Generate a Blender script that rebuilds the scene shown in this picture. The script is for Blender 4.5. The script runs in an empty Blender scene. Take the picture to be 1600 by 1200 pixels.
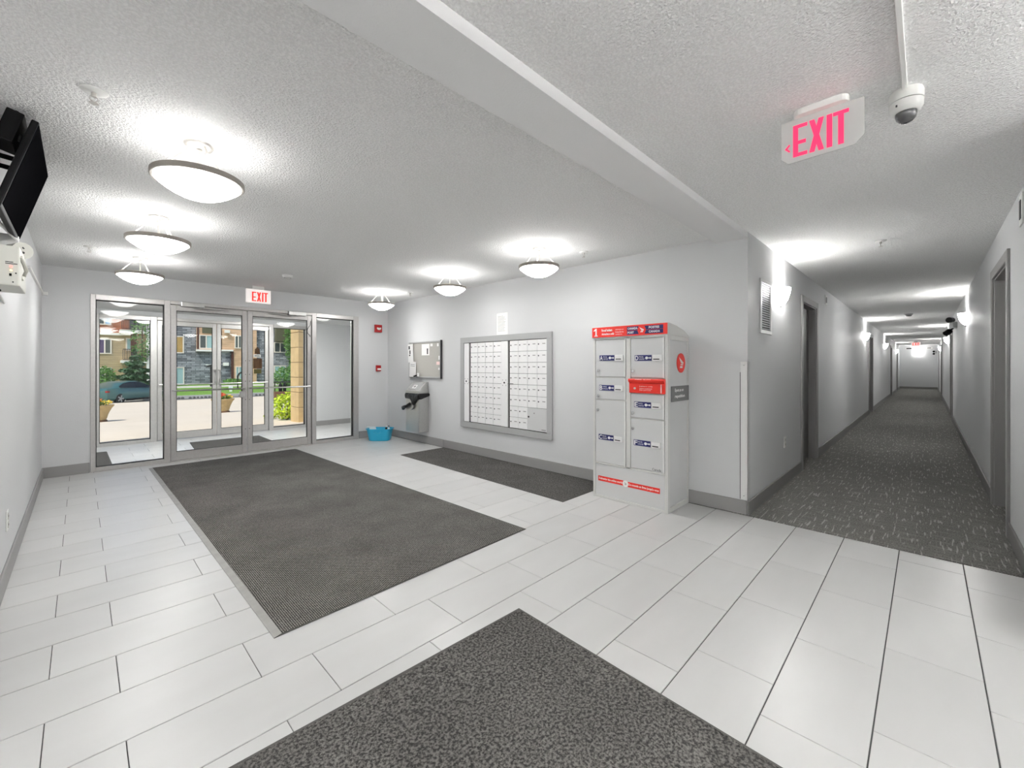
import bpy, bmesh, math, random
from mathutils import Vector, Matrix
random.seed(7)
S = bpy.context.scene
C = S.collection
PI = math.pi
# ------------------------------------------------------------------ camera, sky, sun, exposure
FPX, YAW, HZ, CAMH = 660.5, math.radians(44.44), 571.9, 1.273
cam_d = bpy.data.cameras.new('camera'); cam = bpy.data.objects.new('camera', cam_d); C.objects.link(cam)
cam_d.sensor_width = 36.0; cam_d.lens = FPX * 36.0 / 1600.0
cam_d.shift_y = -(600.0 - HZ) / 1600.0
cam_d.clip_start = 0.02; cam_d.clip_end = 300
cam.location = (0, 0, CAMH)
cam.rotation_euler = (PI / 2, 0, YAW - PI / 2)
S.camera = cam
S.view_settings.view_transform = 'Standard'; S.view_settings.look = 'None'
S.view_settings.gamma = 1.0; S.view_settings.use_curve_mapping = False
S.view_settings.exposure = 0.43
W = bpy.data.worlds.new('sky_world'); S.world = W; W.use_nodes = True
wn = W.node_tree.nodes; wl = W.node_tree.links
bg = wn['Background']; sk = wn.new('ShaderNodeTexSky')
sk.sky_type = 'NISHITA'; sk.sun_disc = False; sk.sun_elevation = math.radians(56); sk.sun_rotation = math.radians(240)
wl.new(sk.outputs[0], bg.inputs[0]); bg.inputs[1].default_value = 0.17
sun_d = bpy.data.lights.new('sun', 'SUN'); sun_d.energy = 3.2; sun_d.angle = 0.009; sun_d.color = (1, .96, .9)
sun = bpy.data.objects.new('sun', sun_d); C.objects.link(sun)
sun.rotation_euler = Vector((.46, .30, -.84)).to_track_quat('-Z', 'Y').to_euler()
LAMP_W, SCONCE_W = 4.4, 8.0
try:
    S.cycles.max_bounces = 10; S.cycles.diffuse_bounces = 6; S.cycles.glossy_bounces = 4
    S.cycles.transparent_max_bounces = 24; S.cycles.use_denoising = True
    S.cycles.caustics_reflective = False; S.cycles.caustics_refractive = False
except Exception:
    pass

# ------------------------------------------------------------------ pixel helpers (1600x1200 frame) used to read positions off known planes
cs, sn = math.cos(YAW), math.sin(YAW)
def ray(x, y):
    r = (x - 800.0) / FPX; u = -(y - HZ) / FPX
    return (cs + r * sn, sn - r * cs, u)
def at_y(x, y, Y):
    d = ray(x, y); t = Y / d[1]; return Vector((d[0] * t, Y, CAMH + d[2] * t))
def at_x(x, y, X):
    d = ray(x, y); t = X / d[0]; return Vector((X, d[1] * t, CAMH + d[2] * t))

# ------------------------------------------------------------------ materials
def srgb(h):
    def f(v):
        v /= 255.0
        return v / 12.92 if v <= .04045 else ((v + .055) / 1.055) ** 2.4
    return tuple(f(v) for v in h)
class NT:
    def __init__(s, name):
        s.m = bpy.data.materials.new(name); s.m.use_nodes = True
        s.t = s.m.node_tree; s.n = s.t.nodes; s.l = s.t.links
        s.p = s.n['Principled BSDF']; s.out = s.n['Material Output']
    def new(s, ty, **k):
        n = s.n.new('ShaderNode' + ty)
        for a, b in k.items():
            setattr(n, a, b)
        return n
    def link(s, a, b): s.l.new(a, b)
    def coords(s, scale=(1, 1, 1), kind='Object'):
        tc = s.new('TexCoord'); mp = s.new('Mapping'); mp.inputs['Scale'].default_value = scale
        s.link(tc.outputs[kind], mp.inputs[0]); return mp.outputs[0]
    def ramp(s, src, stops):
        r = s.new('ValToRGB'); e = r.color_ramp.elements
        while len(e) < len(stops): e.new(.5)
        for i, (p, c) in enumerate(stops):
            e[i].position = p; e[i].color = (c[0], c[1], c[2], 1) if not isinstance(c, (int, float)) else (c, c, c, 1)
        s.link(src, r.inputs[0]); return r.outputs[0]
def world_coords(t, scale=(1, 1, 1)):
    g = t.new('NewGeometry'); mp = t.new('Mapping'); mp.inputs['Scale'].default_value = scale
    t.link(g.outputs['Position'], mp.inputs[0]); return mp.outputs[0]
def mat(name, col, rough=.5, metal=0.0, noise=None, bump=None, spec=None, emit=None, alpha=None, coat=None):
    """noise=(scale, amount) colour mottling; bump=(scale, strength, distance)"""
    t = NT(name); p = t.p
    p.inputs['Base Color'].default_value = (*col, 1); p.inputs['Roughness'].default_value = rough
    p.inputs['Metallic'].default_value = metal
    if spec is not None: p.inputs['Specular IOR Level'].default_value = spec
    if coat: p.inputs['Coat Weight'].default_value = coat; p.inputs['Coat Roughness'].default_value = .06
    if emit:
        p.inputs['Emission Color'].default_value = (*emit[0], 1); p.inputs['Emission Strength'].default_value = emit[1]
    co = world_coords(t) if (noise or bump) else None
    if noise:
        nz = t.new('TexNoise'); nz.inputs['Scale'].default_value = noise[0]; nz.inputs['Detail'].default_value = 4
        t.link(co, nz.inputs['Vector'])
        a = noise[1]
        c = t.ramp(nz.outputs['Fac'], [(.3, tuple(v * (1 - a) for v in col)), (.7, tuple(min(1, v * (1 + a)) for v in col))])
        t.link(c, p.inputs['Base Color'])
    if bump:
        nz = t.new('TexNoise'); nz.inputs['Scale'].default_value = bump[0]; nz.inputs['Detail'].default_value = 5
        t.link(co, nz.inputs['Vector'])
        b = t.new('Bump'); b.inputs['Strength'].default_value = bump[1]; b.inputs['Distance'].default_value = bump[2]
        t.link(nz.outputs['Fac'], b.inputs['Height']); t.link(b.outputs[0], p.inputs['Normal'])
    return t.m

def ceiling_mat():
    t = NT('stippled_ceiling'); p = t.p
    p.inputs['Roughness'].default_value = .9
    co = world_coords(t)
    n1 = t.new('TexNoise'); n1.inputs['Scale'].default_value = 95; n1.inputs['Detail'].default_value = 3; n1.inputs['Roughness'].default_value = .6
    n2 = t.new('TexVoronoi'); n2.inputs['Scale'].default_value = 75
    n3 = t.new('TexNoise'); n3.inputs['Scale'].default_value = 38; n3.inputs['Detail'].default_value = 4
    for n in (n1, n2, n3): t.link(co, n.inputs['Vector'])
    h1 = t.ramp(n1.outputs['Fac'], [(.42, 0), (.6, 1)])
    mx = t.new('Math', operation='MULTIPLY'); t.link(h1, mx.inputs[0]); t.link(n3.outputs['Fac'], mx.inputs[1])
    ad = t.new('Math', operation='ADD'); t.link(mx.outputs[0], ad.inputs[0]); t.link(n2.outputs['Distance'], ad.inputs[1])
    b = t.new('Bump'); b.inputs['Strength'].default_value = .75; b.inputs['Distance'].default_value = .008
    t.link(ad.outputs[0], b.inputs['Height']); t.link(b.outputs[0], p.inputs['Normal'])
    c = t.ramp(h1, [(0, srgb((232, 232, 231))), (1, srgb((243, 243, 242)))])
    t.link(c, p.inputs['Base Color'])
    return t.m
def wall_mat(name, col):
    t = NT(name); p = t.p
    p.inputs['Roughness'].default_value = .55
    p.inputs['Base Color'].default_value = (*col, 1)
    co = world_coords(t)
    n1 = t.new('TexNoise'); n1.inputs['Scale'].default_value = 130; n1.inputs['Detail'].default_value = 3
    n2 = t.new('TexNoise'); n2.inputs['Scale'].default_value = 9; n2.inputs['Detail'].default_value = 3
    t.link(co, n1.inputs['Vector']); t.link(co, n2.inputs['Vector'])
    ad = t.new('Math', operation='MULTIPLY_ADD'); t.link(n2.outputs['Fac'], ad.inputs[0]); ad.inputs[1].default_value = .6
    t.link(n1.outputs['Fac'], ad.inputs[2])
    b = t.new('Bump'); b.inputs['Strength'].default_value = .25; b.inputs['Distance'].default_value = .004
    t.link(ad.outputs[0], b.inputs['Height']); t.link(b.outputs[0], p.inputs['Normal'])
    return t.m
def mat_pile(name, dark, light, scale, ribs):
    """loop-pile floor mat: woven light specks over dark"""
    t = NT(name); p = t.p
    p.inputs['Roughness'].default_value = .95; p.inputs['Specular IOR Level'].default_value = .15
    co = world_coords(t)
    n1 = t.new('TexNoise'); n1.inputs['Scale'].default_value = scale; n1.inputs['Detail'].default_value = 4; n1.inputs['Roughness'].default_value = .7
    n2 = t.new('TexNoise'); n2.inputs['Scale'].default_value = 3.0; n2.inputs['Detail'].default_value = 3
    t.link(co, n1.inputs['Vector']); t.link(co, n2.inputs['Vector'])
    src = n1.outputs['Fac']
    if ribs:
        w = t.new('TexWave'); w.wave_type = 'BANDS'; w.bands_direction = 'DIAGONAL'; w.inputs['Scale'].default_value = ribs
        w.inputs['Distortion'].default_value = 1.5; t.link(co, w.inputs['Vector'])
        w2 = t.new('TexWave'); w2.wave_type = 'BANDS'; w2.bands_direction = 'X'; w2.inputs['Scale'].default_value = ribs * .8
        w2.inputs['Distortion'].default_value = 1.5; t.link(co, w2.inputs['Vector'])
        m = t.new('Math', operation='MULTIPLY'); t.link(w.outputs['Fac'], m.inputs[0]); t.link(w2.outputs['Fac'], m.inputs[1])
        a = t.new('Math', operation='ADD'); t.link(m.outputs[0], a.inputs[0]); t.link(n1.outputs['Fac'], a.inputs[1])
        hm = t.new('Math', operation='MULTIPLY'); t.link(a.outputs[0], hm.inputs[0]); hm.inputs[1].default_value = .6
        src = hm.outputs[0]
    c = t.ramp(src, [(.42, dark), (.6, light)] if not ribs else [(.36, dark), (.62, light)])
    mx = t.new('MixRGB', blend_type='MULTIPLY'); mx.inputs[0].default_value = 1
    c2 = t.ramp(n2.outputs['Fac'], [(.3, .8), (.7, 1.1)])
    t.link(c, mx.inputs[1]); t.link(c2, mx.inputs[2]); t.link(mx.outputs[0], p.inputs['Base Color'])
    b = t.new('Bump'); b.inputs['Strength'].default_value = .9; b.inputs['Distance'].default_value = .006
    t.link(src, b.inputs['Height']); t.link(b.outputs[0], p.inputs['Normal'])
    return t.m
def carpet_mat():
    t = NT('corridor_carpet'); p = t.p
    p.inputs['Roughness'].default_value = .95; p.inputs['Specular IOR Level'].default_value = .1
    def streak(scale, lo, hi):
        n = t.new('TexNoise'); n.inputs['Scale'].default_value = 1; n.inputs['Detail'].default_value = 1
        t.link(world_coords(t, scale), n.inputs['Vector'])
        return t.ramp(n.outputs['Fac'], [(lo, 0), (hi, 1)])
    a = streak((6, 64, 1), .60, .68); b = streak((70, 5, 1), .54, .66); w = streak((150, 110, 1), .35, .65)
    m1 = t.new('MixRGB'); m1.inputs[1].default_value = (*srgb((84, 83, 80)), 1); m1.inputs[2].default_value = (*srgb((128, 127, 123)), 1)
    t.link(w, m1.inputs[0])
    m2 = t.new('MixRGB'); m2.inputs[2].default_value = (*srgb((150, 149, 145)), 1); t.link(m1.outputs[0], m2.inputs[1])
    mm = t.new('Math', operation='MULTIPLY'); t.link(b, mm.inputs[0]); mm.inputs[1].default_value = .4
    t.link(mm.outputs[0], m2.inputs[0])
    m3 = t.new('MixRGB'); m3.inputs[2].default_value = (*srgb((182, 181, 176)), 1); t.link(m2.outputs[0], m3.inputs[1])
    m4 = t.new('Math', operation='MULTIPLY'); t.link(a, m4.inputs[0]); m4.inputs[1].default_value = .6
    t.link(m4.outputs[0], m3.inputs[0]); t.link(m3.outputs[0], p.inputs['Base Color'])
    bp = t.new('Bump'); bp.inputs['Strength'].default_value = .5; bp.inputs['Distance'].default_value = .003
    t.link(w, bp.inputs['Height']); t.link(bp.outputs[0], p.inputs['Normal'])
    return t.m
def tile_mat():
    t = NT('porcelain_tile'); p = t.p
    p.inputs['Roughness'].default_value = .3; p.inputs['Specular IOR Level'].default_value = .4
    n = t.new('TexNoise'); n.inputs['Scale'].default_value = 1; n.inputs['Detail'].default_value = 5
    t.link(world_coords(t, (2, 6, 1)), n.inputs['Vector'])
    oi = t.new('ObjectInfo')
    c = t.ramp(n.outputs['Fac'], [(.2, srgb((196, 196, 195))), (.8, srgb((203, 203, 202)))])
    r = t.ramp(oi.outputs['Random'], [(0, .95), (1, 1.02)])
    m = t.new('MixRGB', blend_type='MULTIPLY'); m.inputs[0].default_value = 1
    t.link(c, m.inputs[1]); t.link(r, m.inputs[2]); t.link(m.outputs[0], p.inputs['Base Color'])
    return t.m
def glass_mat(name, tint=(.97, .99, .98), refl=1.0):
    t = NT(name); t.n.remove(t.p)
    tr = t.new('BsdfTransparent'); tr.inputs[0].default_value = (*tint, 1)
    gl = t.new('BsdfGlossy'); gl.inputs['Roughness'].default_value = .01; gl.inputs[0].default_value = (refl, refl, refl, 1)
    fr = t.new('Fresnel'); fr.inputs[0].default_value = 1.4
    mx = t.new('MixShader'); t.link(fr.outputs[0], mx.inputs[0]); t.link(tr.outputs[0], mx.inputs[1]); t.link(gl.outputs[0], mx.inputs[2])
    t.link(mx.outputs[0], t.out.inputs[0]); return t.m
def siding_mat(name, c1, c2, pitch):
    t = NT(name); p = t.p; p.inputs['Roughness'].default_value = .7
    w = t.new('TexWave'); w.wave_type = 'BANDS'; w.bands_direction = 'Z'; w.wave_profile = 'SAW'
    w.inputs['Scale'].default_value = .314 / pitch
    t.link(world_coords(t), w.inputs['Vector'])
    c = t.ramp(w.outputs['Fac'], [(0, c2), (.14, c1), (1, c1)])
    n = t.new('TexNoise'); n.inputs['Scale'].default_value = 1.2; t.link(world_coords(t, (1, 1, 3)), n.inputs['Vector'])
    r = t.ramp(n.outputs['Fac'], [(.3, .85), (.7, 1.1)])
    m = t.new('MixRGB', blend_type='MULTIPLY'); m.inputs[0].default_value = 1
    t.link(c, m.inputs[1]); t.link(r, m.inputs[2]); t.link(m.outputs[0], p.inputs['Base Color'])
    b = t.new('Bump'); b.inputs['Strength'].default_value = .8; b.inputs['Distance'].default_value = .02
    t.link(w.outputs['Fac'], b.inputs['Height']); t.link(b.outputs[0], p.inputs['Normal'])
    return t.m
def stone_mat():
    t = NT('ledge_stone'); p = t.p; p.inputs['Roughness'].default_value = .85
    br = t.new('TexBrick'); br.inputs['Scale'].default_value = 1
    br.inputs['Brick Width'].default_value = .7; br.inputs['Row Height'].default_value = .17; br.inputs['Mortar Size'].default_value = .018
    br.inputs['Color1'].default_value = (*srgb((104, 106, 111)), 1); br.inputs['Color2'].default_value = (*srgb((178, 179, 183)), 1)
    br.inputs['Mortar'].default_value = (*srgb((66, 68, 72)), 1)
    g = t.new('NewGeometry'); sx = t.new('SeparateXYZ'); cb = t.new('CombineXYZ')
    t.link(g.outputs['Position'], sx.inputs[0]); t.link(sx.outputs[0], cb.inputs[0]); t.link(sx.outputs[2], cb.inputs[1])
    t.link(cb.outputs[0], br.inputs['Vector'])
    n = t.new('TexNoise'); n.inputs['Scale'].default_value = 2.2; n.inputs['Detail'].default_value = 6; t.link(world_coords(t), n.inputs['Vector'])
    r = t.ramp(n.outputs['Fac'], [(.3, .72), (.7, 1.15)])
    m = t.new('MixRGB', blend_type='MULTIPLY'); m.inputs[0].default_value = 1
    t.link(br.outputs[0], m.inputs[1]); t.link(r, m.inputs[2]); t.link(m.outputs[0], p.inputs['Base Color'])
    return t.m
def bowl_mat(name, strength, col=(1, .985, .97)):
    """alabaster glass of a lit lamp"""
    t = NT(name); p = t.p
    p.inputs['Base Color'].default_value = (.85, .84, .82, 1); p.inputs['Roughness'].default_value = .3
    n = t.new('TexNoise'); n.inputs['Scale'].default_value = 1; n.inputs['Detail'].default_value = 3
    n.inputs['Distortion'].default_value = .6; t.link(t.coords((3, 12, 6)), n.inputs['Vector'])
    r = t.ramp(n.outputs['Fac'], [(.3, tuple(v * .86 for v in col)), (.7, col)])
    t.link(r, p.inputs['Emission Color']); p.inputs['Emission Strength'].default_value = strength
    return t.m
def leaf_mat(name, c1, c2):
    t = NT(name); p = t.p; p.inputs['Roughness'].default_value = .6
    n = t.new('TexNoise'); n.inputs['Scale'].default_value = 9; t.link(world_coords(t), n.inputs['Vector'])
    t.link(t.ramp(n.outputs['Fac'], [(.3, c1), (.7, c2)]), p.inputs['Base Color'])
    return t.m

M = {}
M['wall'] = wall_mat('painted_wall', srgb((207, 208, 209)))
M['ceiling'] = ceiling_mat()
M['beam'] = wall_mat('painted_beam', srgb((226, 226, 226)))
M['tile'] = tile_mat()
M['grout'] = mat('dark_grout', srgb((66, 66, 66)), .9)
M['carpet'] = carpet_mat()
M['pile_big'] = mat_pile('loop_pile_mat', srgb((50, 49, 47)), srgb((160, 158, 153)), 85, 40)
M['pile'] = mat_pile('cut_pile_mat', srgb((42, 41, 40)), srgb((112, 110, 107)), 95, 0)
M['rubber_light'] = mat('grey_rubber_edge', srgb((150, 149, 146)), .6, noise=(14, .08))
M['rubber_dark'] = mat('dark_rubber_edge', srgb((66, 65, 62)), .7)
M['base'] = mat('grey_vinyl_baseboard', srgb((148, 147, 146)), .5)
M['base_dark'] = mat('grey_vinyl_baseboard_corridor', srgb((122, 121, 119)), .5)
M['alu'] = mat('brushed_aluminium', srgb((190, 188, 186)), .38, .55, noise=(40, .04))
M['alu_dark'] = mat('dark_gasket', srgb((40, 40, 40)), .6)
M['glass'] = glass_mat('clear_glass', (.985, .995, .99), .4)
M['white'] = mat('white_plastic', srgb((232, 232, 229)), .4)
M['offwhite'] = mat('beige_metal', srgb((206, 206, 198)), .45)
M['enamel'] = mat('white_enamel', srgb((226, 226, 225)), .35)
M['nickel'] = mat('brushed_nickel', srgb((214, 211, 206)), .3, .75)
M['nickel_rim'] = mat('ribbed_nickel_rim', srgb((176, 170, 163)), .4, .6)
M['chrome'] = mat('chrome', srgb((225, 225, 225)), .12, 1)
M['steel'] = mat('brushed_steel', srgb((196, 196, 194)), .3, .9, noise=(60, .05))
M['black'] = mat('black_plastic', srgb((14, 14, 15)), .5, spec=.12)
M['screen'] = mat('black_screen', srgb((16, 16, 18)), .8, spec=.0)
M['blackbag'] = mat('black_bin_liner', srgb((14, 14, 15)), .25, bump=(30, .6, .02))
M['paper'] = mat('white_paper', srgb((236, 236, 234)), .8)
M['print_grey'] = mat('grey_print', srgb((150, 150, 150)), .8)
M['print_dark'] = mat('dark_print', srgb((40, 42, 46)), .8)
M['pinkpaper'] = mat('pale_pink_paper', srgb((240, 214, 210)), .8)
M['cork'] = mat('grey_cork', srgb((176, 174, 168)), .9, noise=(120, .14))
M['frame_dark'] = mat('dark_grey_frame', srgb((52, 52, 54)), .5)
M['frame_grey'] = mat('grey_frame', srgb((168, 169, 169)), .45)
M['mailbox'] = mat('white_powder_coat', srgb((234, 234, 234)), .35)
M['lockerbody'] = mat('locker_aluminium', srgb((210, 210, 207)), .42, .1)
M['lockerdoor'] = mat('locker_door_grey', srgb((202, 203, 203)), .42)
M['red'] = mat('postal_red', srgb((222, 44, 32)), .45)
M['navy'] = mat('navy_label', srgb((24, 28, 92)), .5)
M['labelgrey'] = mat('grey_label', srgb((108, 108, 108)), .5)
M['firered'] = mat('fire_red', srgb((168, 22, 24)), .4)
M['teal'] = mat('turquoise_plastic', srgb((46, 176, 214)), .35)
M['exitpink'] = mat('lit_exit_letters', srgb((250, 50, 100)), .5, emit=(srgb((255, 44, 96)), .55))
M['exitred'] = mat('lit_exit_letters_red', srgb((230, 40, 40)), .5, emit=(srgb((255, 60, 50)), .6))
M['exitpanel'] = mat('acrylic_panel', srgb((214, 214, 212)), .18)
M['exitwhite'] = mat('lit_sign_face', srgb((240, 236, 232)), .4, emit=((1, .93, .9), .35))
M['door'] = mat('dark_grey_door', srgb((104, 103, 101)), .5)
M['casing'] = mat('grey_door_casing', srgb((146, 145, 144)), .45)
M['bowl'] = bowl_mat('alabaster_bowl_lit', 27.0)
M['sconce'] = bowl_mat('frosted_sconce_lit', 92.0, (1, .99, .97))
M['vfill'] = bowl_mat('vestibule_fill_lit', 190.0)  # glow of the added, hidden vestibule lamps
M['dome'] = mat('smoked_dome', srgb((70, 70, 72)), .06, .2, coat=1)
M['bronze'] = mat('dark_slats', srgb((20, 20, 20)), .6)
# outdoors
M['concrete'] = mat('pale_concrete', srgb((208, 192, 172)), .9, noise=(.8, .03))
M['asphalt'] = mat('asphalt', srgb((96, 94, 92)), .9, noise=(3, .1))
M['curb'] = mat('curb_stone', srgb((188, 184, 176)), .85)
M['grass'] = leaf_mat('lawn_grass', srgb((78, 120, 38)), srgb((126, 164, 62)))
M['brown_siding'] = siding_mat('brown_lap_siding', srgb((168, 98, 62)), srgb((118, 62, 40)), .2)
M['tan_siding'] = siding_mat('tan_lap_siding', srgb((188, 164, 126)), srgb((138, 118, 88)), .2)
M['peach_siding'] = siding_mat('peach_lap_siding', srgb((226, 184, 148)), srgb((186, 144, 112)), .2)
M['stone'] = stone_mat()
M['trimwhite'] = mat('white_trim_board', srgb((236, 232, 224)), .6)
M['winframe'] = mat('vinyl_window_frame', srgb((226, 214, 200)), .5)
M['winglass'] = mat('far_window_glass', srgb((66, 72, 74)), .08, .0, spec=.8)
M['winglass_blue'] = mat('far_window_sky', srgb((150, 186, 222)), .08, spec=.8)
M['winglass_amber_refl'] = mat('far_window_amber_reflection', srgb((176, 136, 64)), .1, spec=.8, noise=(.9, .3))  # orange reflection painted into the pane colour
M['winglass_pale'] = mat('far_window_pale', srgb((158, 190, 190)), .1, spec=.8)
M['curtain'] = mat('curtain', srgb((92, 78, 110)), .9)
M['olive'] = mat('olive_panel', srgb((92, 90, 66)), .7)
M['woodbrown'] = mat('dark_wood_post', srgb((84, 48, 36)), .7)
M['rail'] = mat('dark_railing', srgb((38, 34, 32)), .5)
M['carpaint'] = mat('teal_grey_car_paint', srgb((52, 98, 94)), .3, .1, coat=.6)
M['carglass'] = mat('car_glass', srgb((12, 17, 18)), .15, spec=.35)
M['tyre'] = mat('tyre_rubber', srgb((22, 22, 22)), .8)
M['rimmetal'] = mat('wheel_rim', srgb((170, 170, 172)), .3, .8)
M['taillight'] = mat('tail_light', srgb((150, 20, 20)), .2)
M['conifer'] = leaf_mat('conifer_green', srgb((30, 62, 36)), srgb((78, 116, 70)))
M['leafgreen'] = leaf_mat('leaf_green', srgb((52, 96, 36)), srgb((116, 160, 72)))
M['lime'] = leaf_mat('lime_leaf', srgb((150, 180, 20)), srgb((222, 236, 70)))
M['bark'] = mat('bark', srgb((88, 70, 54)), .9)
M['potstone'] = mat('sandy_planter', srgb((186, 160, 112)), .8, noise=(12, .12))
M['potbase'] = mat('brown_planter_foot', srgb((108, 76, 52)), .8)
M['flower_red'] = mat('red_petals', srgb((226, 74, 44)), .7)
M['flower_yellow'] = mat('yellow_petals', srgb((244, 206, 70)), .7)
M['soil'] = mat('soil', srgb((60, 46, 34)), .95)
M['block'] = mat('tan_masonry_block', srgb((202, 172, 124)), .85, noise=(6, .1))
M['mortar'] = mat('mortar_joint', srgb((120, 104, 80)), .9)
M['brownprint'] = mat('brown_print', srgb((84, 56, 28)), .6, noise=(9, .35))
M['oliveprint'] = mat('olive_print', srgb((96, 92, 44)), .6)
M['rubble'] = mat('grey_rock', srgb((104, 100, 96)), .9, noise=(5, .2))

# ------------------------------------------------------------------ mesh builder
class Fr:
    """a flat frame: origin o, u to the right, v up, n towards the viewer"""
    def __init__(s, o, u, v=(0, 0, 1)):
        s.o = Vector(o); s.u = Vector(u).normalized(); s.v = Vector(v).normalized(); s.n = s.u.cross(s.v)
    def p(s, a, b, c=0.0): return s.o + s.u * a + s.v * b + s.n * c
WORLD = None
def F_mail(x=3.985): return Fr((x, 0, 0), (0, -1, 0))      # u = -Y
def F_south(y): return Fr((0, y, 0), (1, 0, 0))             # faces -Y, u = X
def F_north(y): return Fr((0, y, 0), (-1, 0, 0))            # faces +Y, u = -X
def F_left(x=-.31): return Fr((x, 0, 0), (0, 1, 0))         # faces +X, u = Y
def F_floor(z=0): return Fr((0, 0, z), (1, 0, 0), (0, 1, 0))
def F_down(z): return Fr((0, 0, z), (1, 0, 0), (0, -1, 0))
class MB:
    def __init__(s): s.v = []; s.f = []; s.sm = []
    def add(s, vs, fs, smooth=False):
        k = len(s.v); s.v += [tuple(v) for v in vs]
        for f in fs: s.f.append(tuple(i + k for i in f)); s.sm.append(smooth)
        return s
    def box(s, x0, x1, y0, y1, z0, z1, F=None):
        if x0 > x1: x0, x1 = x1, x0
        if y0 > y1: y0, y1 = y1, y0
        if z0 > z1: z0, z1 = z1, z0
        P = [(x, y, z) for z in (z0, z1) for y in (y0, y1) for x in (x0, x1)]
        if F: P = [F.p(*p) for p in P]
        return s.add(P, [(0, 2, 3, 1), (4, 5, 7, 6), (0, 1, 5, 4), (2, 6, 7, 3), (0, 4, 6, 2), (1, 3, 7, 5)])
    def prism(s, poly, c0, c1, F):
        n = len(poly)
        area = sum(poly[i][0] * poly[(i + 1) % n][1] - poly[(i + 1) % n][0] * poly[i][1] for i in range(n))
        if area < 0: poly = poly[::-1]
        P = [F.p(a, b, c0) for a, b in poly] + [F.p(a, b, c1) for a, b in poly]
        fs = [tuple(range(n))[::-1], tuple(range(n, 2 * n))] + [(i, (i + 1) % n, n + (i + 1) % n, n + i) for i in range(n)]
        return s.add(P, fs)
    def disc(s, a, b, r, c0, c1, F, n=24, ry=None):
        ry = ry or r
        return s.prism([(a + r * math.cos(2 * PI * i / n), b + ry * math.sin(2 * PI * i / n)) for i in range(n)], c0, c1, F)
    def tube(s, pts, r, n=8, caps=True, r1=None):
        pts = [Vector(p) for p in pts]; rings = []
        up = Vector((0, 0, 1))
        for i, p in enumerate(pts):
            d = (pts[min(i + 1, len(pts) - 1)] - pts[max(i - 1, 0)]).normalized()
            a = d.cross(up)
            if a.length < 1e-3: a = d.cross(Vector((1, 0, 0)))
            a.normalize(); b = a.cross(d)
            rr = r if r1 is None else r + (r1 - r) * i / (len(pts) - 1)
            rings.append([p + (a * math.cos(2 * PI * j / n) + b * math.sin(2 * PI * j / n)) * rr for j in range(n)])
        vs = [v for R_ in rings for v in R_]; fs = []
        for i in range(len(pts) - 1):
            for j in range(n):
                fs.append((i * n + j, i * n + (j + 1) % n, (i + 1) * n + (j + 1) % n, (i + 1) * n + j))
        s.add(vs, fs, True)
        if caps:
            k = len(s.v) - len(vs)
            s.f.append(tuple(k + j for j in range(n))[::-1]); s.sm.append(False)
            s.f.append(tuple(k + (len(pts) - 1) * n + j for j in range(n))); s.sm.append(False)
        return s
    def lathe(s, prof, c=(0, 0, 0), n=28, smooth=True, closed=False, a0=0.0, a1=2 * PI, sx=1.0, sy=1.0):
        full = abs(a1 - a0 - 2 * PI) < 1e-6
        m = n if full else n + 1
        vs = []
        for r, z in prof:
            for j in range(m):
                a = a0 + (a1 - a0) * j / n
                vs.append((c[0] + sx * r * math.cos(a), c[1] + sy * r * math.sin(a), c[2] + z))
        fs = []; K = len(prof)
        for i in range(K if closed else K - 1):
            i2 = (i + 1) % K
            for j in range(n):
                j2 = (j + 1) % m
                fs.append((i * m + j, i * m + j2, i2 * m + j2, i2 * m + j))
        return s.add(vs, fs, smooth)
    def obj(s, name, m, parent=None, bevel=0.0, seg=2, world=True):
        me = bpy.data.meshes.new(name)
        off = Vector((0, 0, 0))
        if parent is not None and world:
            q = parent
            while q is not None: off += q.location; q = q.parent
        me.from_pydata([Vector(v) - off for v in s.v], [], s.f)
        bm = bmesh.new(); bm.from_mesh(me)
        bm.faces.ensure_lookup_table()
        for i, f in enumerate(bm.faces): f.smooth = s.sm[i]
        bmesh.ops.recalc_face_normals(bm, faces=bm.faces)
        if bevel > 0:
            es = [e for e in bm.edges if len(e.link_faces) == 2 and e.calc_face_angle(0) > .6]
            bmesh.ops.bevel(bm, geom=es, offset=bevel, segments=seg, affect='EDGES', profile=.6, clamp_overlap=True)
        bm.to_mesh(me); bm.free()
        if any(s.sm):
            try: me.set_sharp_from_angle(angle=.7)
            except Exception: pass
        me.materials.append(M[m] if isinstance(m, str) else m)
        o = bpy.data.objects.new(name, me); C.objects.link(o)
        if parent is not None: o.parent = parent
        return o
def box(*a): return MB().box(*a)
def thing(name, label, cat, loc=(0, 0, 0), rz=0.0, group=None):
    o = bpy.data.objects.new(name, None); C.objects.link(o); o.empty_display_size = .1
    o.location = loc; o.rotation_euler = (0, 0, rz); return tag(o, label, cat, group)
def tag(o, label, cat, group=None):
    o['label'] = label; o['category'] = cat
    if group: o['group'] = group
    return o
def struct(o):
    o['kind'] = 'structure'; return o
def sroot(name, loc=(0, 0, 0)):
    o = bpy.data.objects.new(name, None); C.objects.link(o); o.location = loc; o.empty_display_size = .1
    return struct(o)
def copy_tree(o, parent=None):
    c = o.copy(); C.objects.link(c)
    if parent is not None: c.parent = parent
    for ch in list(o.children): copy_tree(ch, c)
    return c
def child_copy(o, parent, loc):
    c = o.copy(); C.objects.link(c); c.parent = parent; c.location = loc; return c
_fc = [0]
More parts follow.
